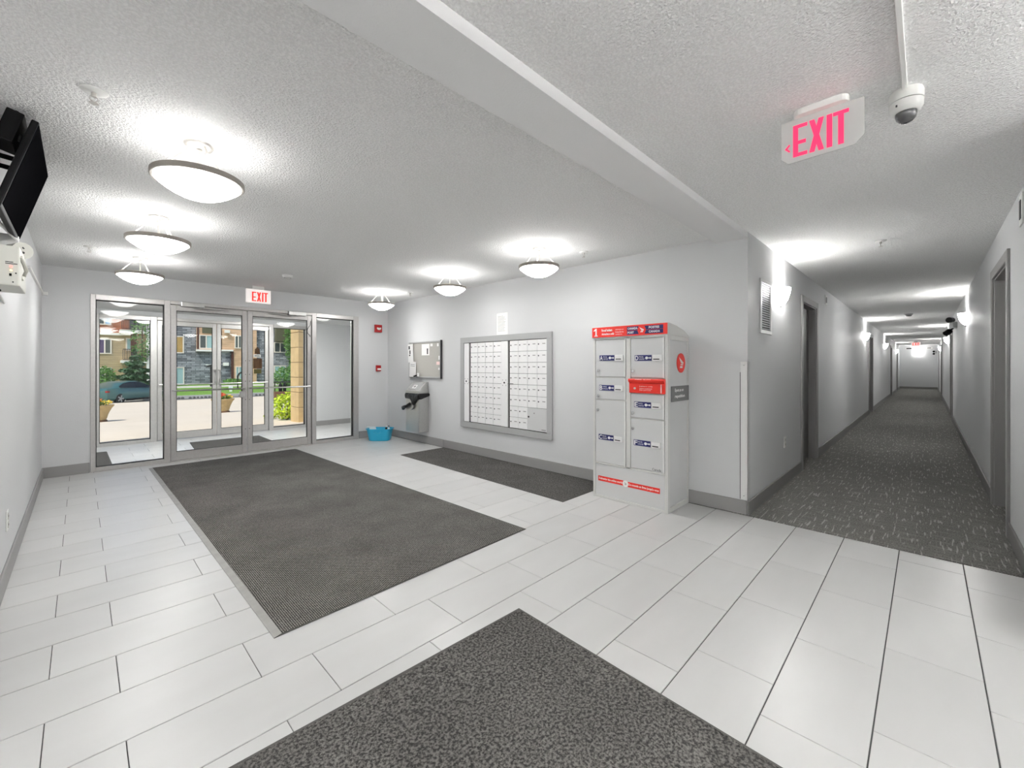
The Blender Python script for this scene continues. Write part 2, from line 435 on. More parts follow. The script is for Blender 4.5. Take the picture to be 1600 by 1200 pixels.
def text_mesh(body, F, a, b, w, h, m, name, parent=None, thick=.0006, c=.0005, align='L', bold=0.0, shear=0.0, parentless_world=True):
    """flat lettering on frame F, fitted to the box (a,b)-(a+w,b+h)"""
    cu = bpy.data.curves.new('lettering', 'FONT'); cu.body = body; cu.size = 1; cu.offset = bold; cu.shear = shear
    cu.extrude = 0.0; cu.resolution_u = 2
    t = bpy.data.objects.new('lettering', cu)
    me = bpy.data.meshes.new_from_object(t)
    bpy.data.objects.remove(t); bpy.data.curves.remove(cu)
    xs = [v.co.x for v in me.vertices]; ys = [v.co.y for v in me.vertices]
    x0, x1, y0, y1 = min(xs), max(xs), min(ys), max(ys)
    mb = MB()
    vs = [F.p(a + (v.co.x - x0) / (x1 - x0) * w, b + (v.co.y - y0) / (y1 - y0) * h, c + thick) for v in me.vertices]
    mb.add(vs, [tuple(p.vertices) for p in me.polygons])
    bpy.data.meshes.remove(me)
    return mb.obj(name, m, parent)
def exit_letters(mb, F, a, b, w, h, c0, c1, gap=.13, st=.31):
    """E X I T strokes in the box a..a+w, b..b+h on frame F"""
    lw = w / (3 + .34 + 3 * gap); t = lw * st * 1.15
    x = a
    mb.box(x, x + t, b, b + h, c0, c1, F)
    for q in (0, .43, 1):
        y = b + q * (h - t * .8); mb.box(x + t, x + lw * (.9 if q == .43 else 1), y, y + t * .8, c0, c1, F)
    x += lw * (1 + gap)
    mb.prism([(x, b), (x + t, b), (x + lw, b + h), (x + lw - t, b + h)], c0, c1, F)
    mb.prism([(x + lw - t, b), (x + lw, b), (x + t, b + h), (x, b + h)], c0, c1 + .0004, F)
    x += lw * (1 + gap)
    mb.box(x + lw * .05, x + lw * .05 + t, b, b + h, c0, c1, F)
    x += lw * (.34 + gap)
    mb.box(x + lw / 2 - t / 2, x + lw / 2 + t / 2, b, b + h - t * .8, c0, c1, F)
    mb.box(x, x + lw, b + h - t * .8, b + h, c0, c1, F)
    return mb

# ================================================================== THE SETTING
XM, YC, YR, YG, XL = 3.985, 1.09, -.44, 7.13, -.31
ZC = 2.42; YO = 9.27; XEND = 32.4; ZV = 2.18
# ---- floor slab (grout bed) with every tile a part
floor = struct(box(-2.0, 3.985, -2.0, YG, -.12, -.004).obj('floor', 'grout'))
TA, TB, TY0, OE, OO = .61, .3015, -.167, 3.7675, 3.5688
def tile_rects(x0, x1, y0, y1):
    out = []
    i = math.floor((y0 - TY0) / TB) - 1
    while TY0 + i * TB < y1:
        ya, yb = TY0 + i * TB, TY0 + (i + 1) * TB
        off = OE if i % 2 == 0 else OO
        k = math.floor((x0 - off) / TA) - 1
        while off + k * TA < x1:
            xa, xb = off + k * TA, off + (k + 1) * TA
            r = (max(xa + .0014, x0), min(xb - .0014, x1), max(ya + .0024, y0), min(yb - .0024, y1))
            if r[1] - r[0] > .012 and r[3] - r[2] > .012: out.append(r)
            k += 1
        i += 1
    return out
full_cache = {}
def lay_tiles(parent, rects, stuff_name='tile_field', visible=lambda r: True, limit=295):
    vis = [r for r in rects if visible(r)]; hid = [r for r in rects if not visible(r)]
    vis.sort(key=lambda r: ((r[0] + r[1]) / 2) ** 2 + ((r[2] + r[3]) / 2) ** 2)
    hid += vis[limit:]; vis = vis[:limit]
    for r in vis:
        w, d = round(r[1] - r[0], 4), round(r[3] - r[2], 4)
        cx, cy = (r[0] + r[1]) / 2, (r[2] + r[3]) / 2
        src = full_cache.get((w, d))
        if src is None:
            o = box(-w / 2, w / 2, -d / 2, d / 2, -.008, 0).obj('tile', 'tile', parent, bevel=.0012, seg=1, world=False)
            full_cache[(w, d)] = o
        else:
            o = src.copy(); C.objects.link(o); o.parent = parent
        o.location = Vector((cx, cy, 0)) - parent.location
    if hid:
        mb = MB()
        for r in hid: mb.box(r[0], r[1], r[2], r[3], -.008, 0)
        o = mb.obj(stuff_name, 'tile', parent); o['kind'] = 'stuff'
def on_screen(x, y, z=0):
    d = x * cs + y * sn; r = x * sn - y * cs
    return d > .2 and -60 < 800 + FPX * r / d < 1660 and HZ - FPX * (z - CAMH) / d < 1290
def tile_seen(r):
    if not any(on_screen(x, y) for x in r[:2] for y in r[2:]): return False
    cx0, cx1, cy0, cy1 = r
    if cx0 > .68 and cx1 < 2.28 and cy0 > 2.26 and cy1 < 6.85: return False
    if cx0 > -.25 and cx1 < 1.54 and cy0 > -.3 and cy1 < 1.5: return False
    if cx0 > 3.2 and cy0 > 2.45 and cy1 < 5.35: return False
    return True
rects = [r for r in tile_rects(-2.0, 3.962, -2.0, YG)]
rects = [r for r in rects if not (r[1] < XL and r[2] > 2.2)]
lay_tiles(floor, rects, visible=tile_seen)
# ---- corridor carpet
struct(box(3.962, XEND + .2, YR - .25, YC + .25, -.12, .004).obj('floor', 'carpet'))
# ---- vestibule floor
vfloor = struct(box(-.9, 4.9, YG, YO + .08, -.12, -.004).obj('floor', 'grout'))
lay_tiles(vfloor, tile_rects(-.9, 4.9, YG, YO + .08), visible=lambda r: any(on_screen(x, y) for x in r[:2] for y in r[2:]) and r[1] > .1 and r[0] < 4.4)
# ---- ceilings
struct(box(-2.2, XM, -2.2, YG, ZC, ZC + .12).obj('ceiling', 'ceiling'))
struct(box(XM, XEND + .2, YR - .2, YC + .2, ZC, ZC + .12).obj('ceiling', 'ceiling'))
struct(box(-.9, 4.9, YG + .15, YO, ZV, ZC).obj('ceiling', 'ceiling'))
struct(box(-2.0, XM, YC, 1.34, 2.366, ZC).obj('trim_1', 'beam'))
# ---- lobby walls
struct(box(XM, XM + .15, YC + .15, YG, 0, ZC).obj('wall_right', 'wall'))
struct(box(XL - .15, XL, 2.2, YG, 0, ZC).obj('wall_left', 'wall'))
b = MB(); b.box(-2.0, XL - .15, 2.2, 2.35, 0, ZC); b.box(-2.15, -2.0, -2.15, 2.35, 0, ZC)
b.box(-2.0, 3.0, -2.15, -2.0, 0, ZC); b.box(3.0, 3.15, -2.15, YR - .15, 0, ZC)
struct(b.obj('wall_behind', 'wall'))
FX0, FX1, FZ = .078, 3.415, 2.137
b = MB(); b.box(XL - .15, FX0, YG, YG + .15, 0, ZC); b.box(FX1, XM + .15, YG, YG + .15, 0, ZC)
b.box(FX0, FX1, YG, YG + .15, FZ, ZC)
struct(b.obj('wall_back', 'wall'))
# vestibule shell
b = MB(); b.box(-1.05, -.9, YG + .15, YO + .15, 0, ZC); struct(b.obj('wall_left', 'wall'))
b = MB(); b.box(4.9, 5.05, YG + .15, YO + .15, 0, ZC); struct(b.obj('wall_right', 'wall'))
OX0, OX1, OZ = .17, 3.32, 2.1
b = MB(); b.box(-1.05, OX0, YO, YO + .15, 0, ZC); b.box(OX1, 5.05, YO, YO + .15, 0, ZC)
b.box(OX0, OX1, YO, YO + .15, OZ, ZC)
struct(b.obj('wall_back', 'wall'))
struct(box(XM + .15, 5.05, YG - .02, YG + .13, 0, ZC).obj('wall_front', 'wall'))
# ---- corridor walls with door openings
DZ = 2.06
LEFT_DOORS = [(6.18, 7.10), (14.62, 15.58), (23.95, 24.9), (29.0, 29.95)]
RIGHT_DOORS = [(4.86, 5.84), (14.3, 15.3), (23.9, 24.9), (29.2, 30.1)]
def wall_with_doors(x0, x1, y0, y1, doors, name):
    b = MB(); x = x0
    for a, c in doors:
        b.box(x, a, y0, y1, 0, ZC); b.box(a, c, y0, y1, DZ, ZC); x = c
    b.box(x, x1, y0, y1, 0, ZC)
    return struct(b.obj(name, 'wall'))
wall_with_doors(XM, XEND, YC, YC + .15, LEFT_DOORS, 'wall_left')
wall_with_doors(3.0, XEND, YR - .15, YR, RIGHT_DOORS, 'wall_right')
struct(box(XEND, XEND + .15, YR - .15, YC + .15, 0, ZC).obj('wall_end', 'wall'))
# ---- baseboards
BH = .122
def base(name, boxes, m='base'):
    b = MB()
    for q in boxes: b.box(*q)
    return struct(b.obj(name, m, bevel=.003, seg=1))
base('baseboard_right', [(XM - .014, XM, YC + .005, 5.40, 0, BH), (XM - .014, XM, 5.405, YG, 0, BH)])
base('baseboard_left', [(XL, XL + .012, 2.2, YG, 0, BH)])
base('baseboard_back', [(XL, FX0 - .006, YG - .014, YG, 0, BH), (FX1 + .006, XM, YG - .014, YG, 0, BH)])
base('baseboard_back', [(OX1 + .02, 4.9, YO - .014, YO, 0, .1)])
q = []; x = XM - .014
for a, c in LEFT_DOORS: q.append((x, a - .085, YC - .014, YC, 0, BH)); x = c + .085
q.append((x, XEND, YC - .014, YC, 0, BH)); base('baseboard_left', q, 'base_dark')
q = []; x = 3.0
for a, c in RIGHT_DOORS: q.append((x, a - .085, YR, YR + .014, 0, BH)); x = c + .085
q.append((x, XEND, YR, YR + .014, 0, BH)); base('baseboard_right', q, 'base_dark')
base('baseboard_end', [(XEND - .014, XEND, YR, YC, 0, BH)], 'base_dark')

# ---- corridor doors (recessed steel frames)
def corridor_door(n, F, a, c, hinge_right):
    """F faces the corridor; a..c the clear opening along F.u"""
    r = sroot('door_%d' % n)
    fr = MB()
    for u0, u1 in ((a - .075, a), (c, c + .075)):
        fr.box(u0, u1, 0, DZ + .08, 0, .018, F)
    fr.box(a, c, DZ, DZ + .08, 0, .018, F)
    for u0, u1 in ((a, a + .012), (c - .012, c)): fr.box(u0, u1, 0, DZ, -.15, 0, F)
    fr.box(a, c, DZ - .012, DZ, -.15, 0, F)
    fr.obj('door_frame', 'casing', r, bevel=.003, seg=1)
    p = box(a + .015, c - .015, .008, DZ - .015, -.125, -.085, F).obj('door_panel', 'door', r, bevel=.002, seg=1)
    hx = a + .08 if hinge_right else c - .08
    h = MB(); h.disc(hx, 1.0, .026, -.085, -.075, F); o = h.obj('handle', 'chrome', p)
    k = MB(); P = [F.p(hx, 1.0, -.078), F.p(hx, 1.0, -.035), F.p(hx + (.1 if hinge_right else -.1), 1.0, -.03)]
    k.tube(P, .009); k.obj('lever', 'chrome', o)
    return r
dn = 5
for i, (a, c) in enumerate(LEFT_DOORS):
    corridor_door(dn, F_south(YC), a, c, True); dn += 1
for i, (a, c) in enumerate(RIGHT_DOORS):
    corridor_door(dn, F_north(YR), -c, -a, False); dn += 1

# ---- glazed fronts
def bars(F, rects, d0, d1):
    b = MB()
    for r in rects: b.box(r[0], r[1], r[2], r[3], d0, d1, F)
    return b
def side_light(n, F, a, c, z1, jl, jr):
    r = sroot('window_%d' % n)
    bars(F, [(a, a + jl, 0, z1), (c - jr, c, 0, z1), (a + jl, c - jr, z1 - .065, z1), (a + jl, c - jr, 0, .052)], -.11, .012).obj('window_frame', 'alu', r, bevel=.003, seg=1)
    g = .008
    bars(F, [(a + jl, a + jl + g, .052, z1 - .065), (c - jr - g, c - jr, .052, z1 - .065), (a + jl + g, c - jr - g, z1 - .065 - g, z1 - .065), (a + jl + g, c - jr - g, .052, .052 + g)], -.07, -.02).obj('gasket', 'alu_dark', r)
    box(a + jl + g, c - jr - g, .052 + g, z1 - .065 - g, -.05, -.042, F).obj('pane', 'glass', r)
    return r
def glass_door(n, F, a, c, z1, pull_side, inner=True):
    """leaf a..c, top z1; push rail across"""
    r = sroot('door_%d' % n)
    sl = sr = .06
    bars(F, [(a, a + sl, .012, z1), (c - sr, c, .012, z1), (a + sl, c - sr, z1 - .075, z1), (a + sl, c - sr, .012, .125)], -.06, -.015).obj('door_stile', 'alu', r, bevel=.003, seg=1)
    g = .006
    bars(F, [(a + sl, a + sl + g, .125, z1 - .075), (c - sr - g, c - sr, .125, z1 - .075), (a + sl + g, c - sr - g, .125, .125 + g), (a + sl + g, c - sr - g, z1 - .075 - g, z1 - .075)], -.052, -.022).obj('gasket', 'alu_dark', r)
    box(a + sl + g, c - sr - g, .125 + g, z1 - .075 - g, -.041, -.034, F).obj('pane', 'glass', r)
    if inner:
        b = MB(); b.tube([F.p(a + .03, .945, .035), F.p(c - .03, .945, .035)], .012)
        for x in (a + .03, c - .03): b.tube([F.p(x, .945, -.02), F.p(x, .945, .035)], .012)
        b.obj('push_bar', 'steel', r)
        k = MB()
        px_ = c - .075 if pull_side > 0 else a + .02
        if pull_side > 0:
            k.box(c - .10, c - .035, .815, .905, -.015, .03, F); k.obj('lock_paddle', 'steel', r, bevel=.006)
        h = MB()
        for z in (.35, 1.15, 1.35, 1.05, .78): h.disc((c - .02) if pull_side > 0 else (a + .02), z, .006, -.015, -.012, F, 8)
        h.obj('screw', 'alu_dark', r)
        cl = MB()
        u0 = a + .10 if pull_side > 0 else c - .36
        cl.box(u0, u0 + .26, z1 - .02, z1 + .045, -.015, .055, F); o = cl.obj('door_closer', 'steel', r, bevel=.008)
        arm = MB()
        if pull_side > 0: arm.tube([F.p(u0 + .14, z1 - .03, .04), F.p(u0 + .30, z1 - .045, .09), F.p(u0 + .55, z1 - .015, .02)], .008)
        else: arm.tube([F.p(u0 + .12, z1 - .03, .04), F.p(u0 - .05, z1 - .04, .1), F.p(u0 - .28, z1 - .012, .02)], .008)
        arm.obj('closer_arm', 'steel', o)
    else:
        b = MB(); x = c - .03 if pull_side > 0 else a + .03
        b.tube([F.p(x, .95, -.02), F.p(x, .95, .04), F.p(x, 1.2, .04), F.p(x, 1.2, -.02)], .012)
        b.obj('pull_handle', 'steel', r)
        b = MB(); b.tube([F.p(a + .02, .955, .03), F.p(c - .02, .955, .03)], .011)
        for xx in (a + .03, c - .03): b.tube([F.p(xx, .955, -.02), F.p(xx, .955, .03)], .011)
        b.obj('push_bar', 'steel', r)
    return r
FI = F_south(YG)
side_light(1, FI, FX0, .826, FZ, .046, .062)
side_light(2, FI, 2.628, FX1, FZ, .067, .092)
struct(box(.826, 2.628, FZ - .045, FZ, -.11, .012, FI).obj('trim_2', 'alu', bevel=.003, seg=1))
struct(box(.826, 2.628, 0, .011, -.13, .05, FI).obj('trim_3', 'alu'))
glass_door(1, FI, .832, 1.713, 2.088, 1)
glass_door(2, FI, 1.724, 2.622, 2.088, -1)
w = MB()
P = [FI.p(2.60, 2.0, .02), FI.p(2.585, 1.93, .035), FI.p(2.545, 1.86, .03), FI.p(2.55, 1.80, .03), FI.p(2.585, 1.77, .02), FI.p(2.60, 1.75, 0)]
w.tube(P, .005); tag(w.obj('door_cable', 'alu_dark'), 'thin dark cable loop beside the hinge of the right glass door', 'cable')
FO = F_south(YO)
side_light(3, FO, OX0, .90, OZ, .03, .085)
side_light(4, FO, 2.60, OX1, OZ, .08, .04)
struct(box(.90, 2.60, OZ - .05, OZ, -.11, .012, FO).obj('trim_4', 'alu', bevel=.003, seg=1))
glass_door(3, FO, .906, 1.738, 2.045, 1, False)
glass_door(4, FO, 1.748, 2.594, 2.045, -1, False)

# ================================================================== LIGHTS
def point(name, loc, w, r, parent, col=(1, .985, .97)):
    d = bpy.data.lights.new(name, 'POINT'); d.energy = w; d.shadow_soft_size = r; d.color = col
    o = bpy.data.objects.new(name, d); C.objects.link(o); o.parent = parent; o.location = loc; return o
RB = .192
def bowl_light(x, y, label, z=ZC):
    t = thing('ceiling_light', label, 'ceiling light', (x, y, z), 0, 'bowl lights on the lobby ceiling')
    MB().lathe([(0, 0), (.066, 0), (.066, -.006), (.058, -.016), (.03, -.022), (0, -.023)]).obj('canopy', 'nickel', t, world=False)
    zr = -.182
    st = MB(); st.tube([(0, 0, -.02), (0, 0, zr - .03)], .007); st.lathe([(0, -.024), (.013, -.026), (.013, -.05), (.008, -.055), (0, -.056)], n=12)
    st.obj('stem', 'nickel', t, world=False)
    for k in range(3):
        a = 2 * PI * k / 3 + .9
        r = MB(); r.tube([(.045 * math.cos(a), .045 * math.sin(a), -.014), (.062 * math.cos(a), .062 * math.sin(a), -.05), (.165 * math.cos(a), .165 * math.sin(a), zr + .012), (.184 * math.cos(a), .184 * math.sin(a), zr)], .0055, 6)
        r.obj('support_rod', 'nickel', t, world=False)
    R_ = RB
    prof = []
    for k in range(13):
        f = k / 12.0; rr = (R_ - .006) * (1 - f); prof.append((rr, zr - .012 - .088 * (1 - (rr / R_) ** 2) ** .95))
    MB().lathe(prof, n=40).obj('glass_bowl', 'bowl', t, world=False)
    MB().lathe([(r * .985, zz + .005) for r, zz in prof[::-1]], n=40).obj('bowl_glow_shield', 'enamel', t, world=False)  # inner shell added to keep the bowl's glow off the ceiling
    rim = []
    for k in range(5): rim += [(R_ + .006, zr + .012 - k * .0056), (R_ + .0085, zr + .012 - k * .0056 - .0028)]
    rim += [(R_ + .004, zr - .017), (R_ - .006, zr - .017), (R_ - .006, zr + .012)]
    MB().lathe(rim, n=48, closed=True, smooth=False).obj('rim', 'nickel_rim', t, world=False)
    return t
LP = [(.43, 2.70, 'bowl ceiling light nearest the black television'),
      (.42, 4.22, 'middle bowl ceiling light of the row along the left wall'),
      (.44, 5.95, 'bowl ceiling light over the left corner of the glass front'),
      (3.13, 2.70, 'bowl ceiling light of the mailbox wall row, nearest the beam'),
      (3.18, 4.19, 'middle bowl ceiling light of the mailbox wall row'),
      (3.27, 6.05, 'small looking bowl ceiling light by the red fire alarm corner')]
first = bowl_light(*LP[0])
for i, (x, y, lab) in enumerate(LP):
    o = first if i == 0 else copy_tree(first)
    o.location = (x, y, ZC); o['label'] = lab
    point('bulb', (0, 0, -.222), LAMP_W, .05, o)
for (x, y) in ((-1.2, .3), (-.9, -1.4), (.9, -1.5), (2.3, -1.5), (.5, -.9)):      # unseen copies of the fixture, added behind the camera to light the foreground
    o = copy_tree(first)
    for ch in list(o.children):
        if ch.type == 'LIGHT': bpy.data.objects.remove(ch)
    o.location = (x, y, ZC); o['label'] = 'added bowl ceiling light out of view, lighting the foreground'; o['group'] = 'added bowl lights out of view'
    point('bulb', (0, 0, -.222), LAMP_W * 68, .05, o)

for i, x in enumerate((.9, 2.7)):  # unseen lamps, added to brighten the vestibule
    t = thing('vestibule_fill_light', ('left' if i == 0 else 'right') + ' added flush round light hidden above the glass front, brightening the vestibule', 'ceiling light', (x, 7.62, ZV), 0, 'added vestibule lights')
    MB().lathe([(0, 0), (.15, 0), (.15, -.02), (.14, -.025), (0, -.025)], n=28).obj('base', 'white', t, world=False)
    MB().lathe([(.138, -.025), (.12, -.05), (.07, -.062), (0, -.065)], n=28).obj('diffuser', 'vfill', t, world=False)

# ---- wall sconces of the corridor
def sconce(x, y, z, rz, label):
    t = thing('wall_sconce', label, 'wall light', (x, y, z), rz, 'half cone sconces along the corridor')
    # local: wall at y=0, lamp bulges towards -y
    prof = [(.018, -.105), (.045, -.085), (.072, -.045), (.090, .01), (.100, .075)]
    inn = [(r - .004, zz + .002) for r, zz in prof[::-1]]
    MB().lathe(prof + inn, n=20, a0=PI, a1=2 * PI, closed=True).obj('glass_shade', 'sconce', t, world=False)
    box(-.05, .05, -.012, 0, -.08, .05).obj('back_plate', 'nickel', t, bevel=.004, world=False)
    f = MB(); f.lathe([(0, -.125), (.010, -.12), (.014, -.108), (.022, -.10), (0, -.098)], c=(0, -.012, 0), n=12); f.obj('finial', 'nickel', t, world=False)
    for a in (-.10, .10):
        k = MB(); k.tube([(a, 0, .045), (a, -.03, .045)], .006, 6); k.obj('clip', 'nickel', t, world=False)
    return t
SC = [(5.08, YC, 0, 'lit sconce on the corridor wall beside the louvred vent'),
      (13.6, YC, 0, 'second lit sconce along the left corridor wall'),
      (20.4, YC, 0, 'third lit sconce along the left corridor wall'),
      (28.2, YC, 0, 'last lit sconce on the left corridor wall near the end'),
      (9.44, YR, PI, 'nearest lit sconce on the right corridor wall'),
      (17.06, YR, PI, 'second lit sconce on the right corridor wall'),
      (25.2, YR, PI, 'last lit sconce on the right corridor wall'),
      (XEND, .33, -PI / 2, 'lit sconce on the far end wall under the exit sign')]
s0 = sconce(SC[0][0], SC[0][1], 2.0, 0, SC[0][3])
for i, (x, y, rz, lab) in enumerate(SC):
    o = s0 if i == 0 else copy_tree(s0)
    o.location = (x, y, 2.0 if i < 7 else 1.98); o.rotation_euler = (0, 0, rz); o['label'] = lab
    point('bulb', (0, -.055, .03), SCONCE_W, .03, o, (1, .98, .95))

# ================================================================== FLOOR MATS
def quad_inset(q, e):
    """inset a CCW quad by per-edge distances e"""
    n = len(q); L = []
    for i in range(n):
        a, b_ = Vector(q[i]), Vector(q[(i + 1) % n]); d = (b_ - a).normalized(); nn = Vector((-d.y, d.x))
        L.append((a + nn * e[i], d))
    out = []
    for i in range(n):
        p, d = L[i - 1]; q2, d2 = L[i]
        den = d.x * d2.y - d.y * d2.x; t = ((q2.x - p.x) * d2.y - (q2.y - p.y) * d2.x) / den
        out.append(tuple(p + d * t))
    return out
def floor_mat(name, quad, e, label, pile, edges, group=None, h=.009, wavy=0.0):
    t = thing(name, label, 'floor mat', (sum(p[0] for p in quad) / 4, sum(p[1] for p in quad) / 4, 0))
    if group: t['group'] = group
    inn = quad_inset(quad, e)
    b = MB(); N = 26
    # pile: subdivided sheet, slightly uneven
    def P(i, j):
        u, v = i / N, j / N
        x = (inn[0][0] * (1 - u) + inn[1][0] * u) * (1 - v) + (inn[3][0] * (1 - u) + inn[2][0] * u) * v
        y = (inn[0][1] * (1 - u) + inn[1][1] * u) * (1 - v) + (inn[3][1] * (1 - u) + inn[2][1] * u) * v
        return x, y
    vs = []; fs = []
    for j in range(N + 1):
        for i in range(N + 1):
            x, y = P(i, j); vs.append((x, y, h + wavy * .5 * (math.sin(x * 7.1 + y * 3) * math.sin(y * 5.3))))
    for j in range(N):
        for i in range(N):
            a = j * (N + 1) + i; fs.append((a, a + 1, a + N + 2, a + N + 1))
    k = len(vs)
    ring = [i for i in range(N + 1)] + [(j + 1) * (N + 1) - 1 for j in range(1, N + 1)] + [N * (N + 1) + i for i in range(N - 1, -1, -1)] + [j * (N + 1) for j in range(N - 1, 0, -1)]
    for i in ring: vs.append((vs[i][0], vs[i][1], .0005))
    m = len(ring)
    for i in range(m): fs.append((ring[i], k + i, k + (i + 1) % m, ring[(i + 1) % m]))
    b.add(vs, fs); b.obj('pile', pile, t)
    F = F_floor()
    for i in range(4):
        if e[i] <= 0: continue
        a, c = quad[i], quad[(i + 1) % 4]; a2, c2 = inn[i], inn[(i + 1) % 4]
        g = MB()
        vs = [(a[0], a[1], .0005), (c[0], c[1], .0005), (c2[0], c2[1], .0005), (a2[0], a2[1], .0005),
              (a[0], a[1], .003), (c[0], c[1], .003), (c2[0], c2[1], h - .001), (a2[0], a2[1], h - .001)]
        g.add(vs, [(3, 2, 1, 0), (4, 5, 6, 7), (0, 1, 5, 4), (1, 2, 6, 5), (2, 3, 7, 6), (3, 0, 4, 7)])
        g.obj('edging', edges[i], t)
    return t
floor_mat('floor_mat', [(.631, 2.175), (2.43, 2.229), (2.306, 6.885), (.588, 6.885)], [.004, .022, .012, .036],
          'large dark grey entrance mat with a pale left edge before the glass doors', 'pile_big', ['rubber_dark', 'rubber_dark', 'rubber_light', 'rubber_light'], wavy=.003)
floor_mat('floor_mat', [(3.152, 2.425), (3.95, 2.425), (3.955, 5.37), (3.194, 5.37)], [.018, .01, .014, .014],
          'dark grey runner mat along the wall below the mailboxes', 'pile', ['rubber_dark'] * 4)
floor_mat('floor_mat', [(-.3, -.42), (1.52, -.42), (1.609, 1.527), (-.3, 1.60)], [.015, .015, .02, .015],
          'dark grey plush mat on the tiles in front of the large entrance mat', 'pile', ['rubber_dark'] * 4, wavy=.006)
floor_mat('floor_mat', [(1.2, 7.80), (2.28, 7.80), (2.28, 8.70), (1.26, 8.72)], [.01] * 4,
          'grey mat lying in the vestibule behind the two glass doors', 'pile', ['rubber_dark'] * 4)
floor_mat('floor_mat', [(-.6, 7.42), (.285, 7.45), (.27, 8.68), (-.6, 8.68)], [.01] * 4,
          'grey mat in the left end of the vestibule behind the left side pane', 'pile', ['rubber_dark'] * 4)

# ================================================================== PARCEL LOCKER
FL_ = F_mail(3.53)      # front face, u = -Y
def LY(y): return -y
t = thing('parcel_locker', 'tall grey parcel locker with red header and six lettered doors', 'parcel locker', (3.75, 1.965, 0))
Y0, Y1 = 1.585, 2.343
carc = MB()
carc.box(3.536, 3.97, Y0 + .006, Y1 - .003, 0.0, .02); carc.box(3.545, 3.97, Y0 + .012, Y1, .02, 1.54)
carc.obj('carcass', 'lockerbody', t)
fr = MB()
fr.box(-Y1, -2.322 + .004, 0, 1.545, -.03, 0, FL_); fr.box(-1.614, -Y0 - .0125, 0, 1.545, -.03, 0, FL_)
fr.box(-1.985, -1.940, .325, 1.545, -.03, 0, FL_)
fr.box(-2.318, -1.614, 1.527, 1.545, -.03, 0, FL_); fr.box(-2.318, -1.614, 0, .022, -.03, .0, FL_); fr.box(-2.318, -1.614, .325, .34, -.03, 0, FL_)
fr.obj('face_frame', 'lockerbody', t, bevel=.003, seg=1)
# side panel with cross-broken sheet and corner posts
FS = F_south(Y0)
sp = MB(); sp.box(3.5305, 3.572, 0, 1.545, -.012, 0, FS); sp.box(3.955, 3.972, 0, 1.545, -.012, 0, FS)
sp.box(3.572, 3.955, 0, .045, -.012, 0, FS); sp.box(3.572, 3.955, 1.50, 1.545, -.012, 0, FS)
sp.obj('side_frame', 'lockerbody', t, bevel=.002, seg=1)
cb = MB()
for z0, z1 in ((.045, .76), (.76, 1.50)):
    q = [FS.p(3.572, z0, -.010), FS.p(3.955, z0, -.010), FS.p(3.955, z1, -.010), FS.p(3.572, z1, -.010), FS.p(3.7635, (z0 + z1) / 2, -.002)]
    cb.add(q, [(0, 1, 4), (1, 2, 4), (2, 3, 4), (3, 0, 4)])
cb.obj('side_panel', 'lockerdoor', t)
# header with sloping roof
hd = MB()
hd.prism([(3.515, 1.545), (3.972, 1.53), (3.972, 1.552), (3.86, 1.598), (3.70, 1.632), (3.56, 1.648), (3.515, 1.648)], -(Y1 - Y0 + .006), .003, FS)
h = hd.obj('header', 'lockerbody', t, bevel=.003, seg=1)
FH = F_mail(3.515)
red = box(-2.343, -1.583, 1.549, 1.645, 0, .002, FH).obj('header_sign', 'red', h)
k = MB(); k.box(-2.305, -2.291, 1.560, 1.634, .002, .0026, FH); k.prism([(-2.305, 1.634), (-2.324, 1.618), (-2.324, 1.607), (-2.305, 1.617)], .002, .0026, FH); k.box(-2.319, -2.279, 1.560, 1.568, .002, .0026, FH); k.obj('lettering', 'paper', h)
text_mesh('Parcel lockers', FH, -2.235, 1.602, .115, .024, 'paper', 'lettering', h, c=.002, bold=.03)
text_mesh('Armoires a colis', FH, -2.235, 1.568, .135, .022, 'paper', 'lettering', h, c=.002, bold=.03)
text_mesh('delivering to you', FH, -2.085, 1.606, .085, .015, 'paper', 'lettering', h, c=.002)
text_mesh('livraison chez vous', FH, -2.085, 1.585, .085, .015, 'paper', 'lettering', h, c=.002)
text_mesh('canadapost.ca', FH, -2.085, 1.563, .07, .013, 'paper', 'lettering', h, c=.002)
nv = MB(); nv.box(-1.965, -1.850, 1.598, 1.632, .002, .0028, FH); nv.box(-1.965, -1.850, 1.561, 1.595, .002, .0028, FH)
nv.box(-1.790, -1.620, 1.598, 1.632, .002, .0028, FH); nv.box(-1.790, -1.620, 1.561, 1.595, .002, .0028, FH)
nv.obj('logo_panel', 'navy', h)
text_mesh('CANADA', FH, -1.958, 1.605, .098, .020, 'paper', 'lettering', h, c=.0032, bold=.03)
text_mesh('POST', FH, -1.958, 1.568, .062, .020, 'paper', 'lettering', h, c=.0032, bold=.03)
text_mesh('POSTES', FH, -1.752, 1.605, .098, .020, 'paper', 'lettering', h, c=.0032, bold=.03)
text_mesh('CANADA', FH, -1.752, 1.568, .104, .020, 'paper', 'lettering', h, c=.0032, bold=.03)
def wing(mb, F, a, b, s, c0, c1):
    """a swept wing in a disc"""
    mb.prism([(a - .55 * s, b + .62 * s), (a + .62 * s, b + .02 * s), (a + .40 * s, b - .10 * s), (a - .10 * s, b + .02 * s)], c0, c1, F)
    mb.prism([(a - .10 * s, b - .08 * s), (a + .50 * s, b - .13 * s), (a + .42 * s, b - .24 * s), (a - .18 * s, b - .22 * s)], c0, c1, F)
    mb.prism([(a - .22 * s, b - .31 * s), (a + .38 * s, b - .31 * s), (a + .30 * s, b - .52 * s), (a - .38 * s, b - .52 * s)], c0, c1, F)
dsc = MB(); dsc.disc(-1.820, 1.597, .040, .0028, .0036, FH, 28); dsc.obj('logo_disc', 'red', h)
wg = MB(); wing(wg, FH, -1.820, 1.597, .040, .0036, .0042); wg.obj('logo_wing', 'paper', h)
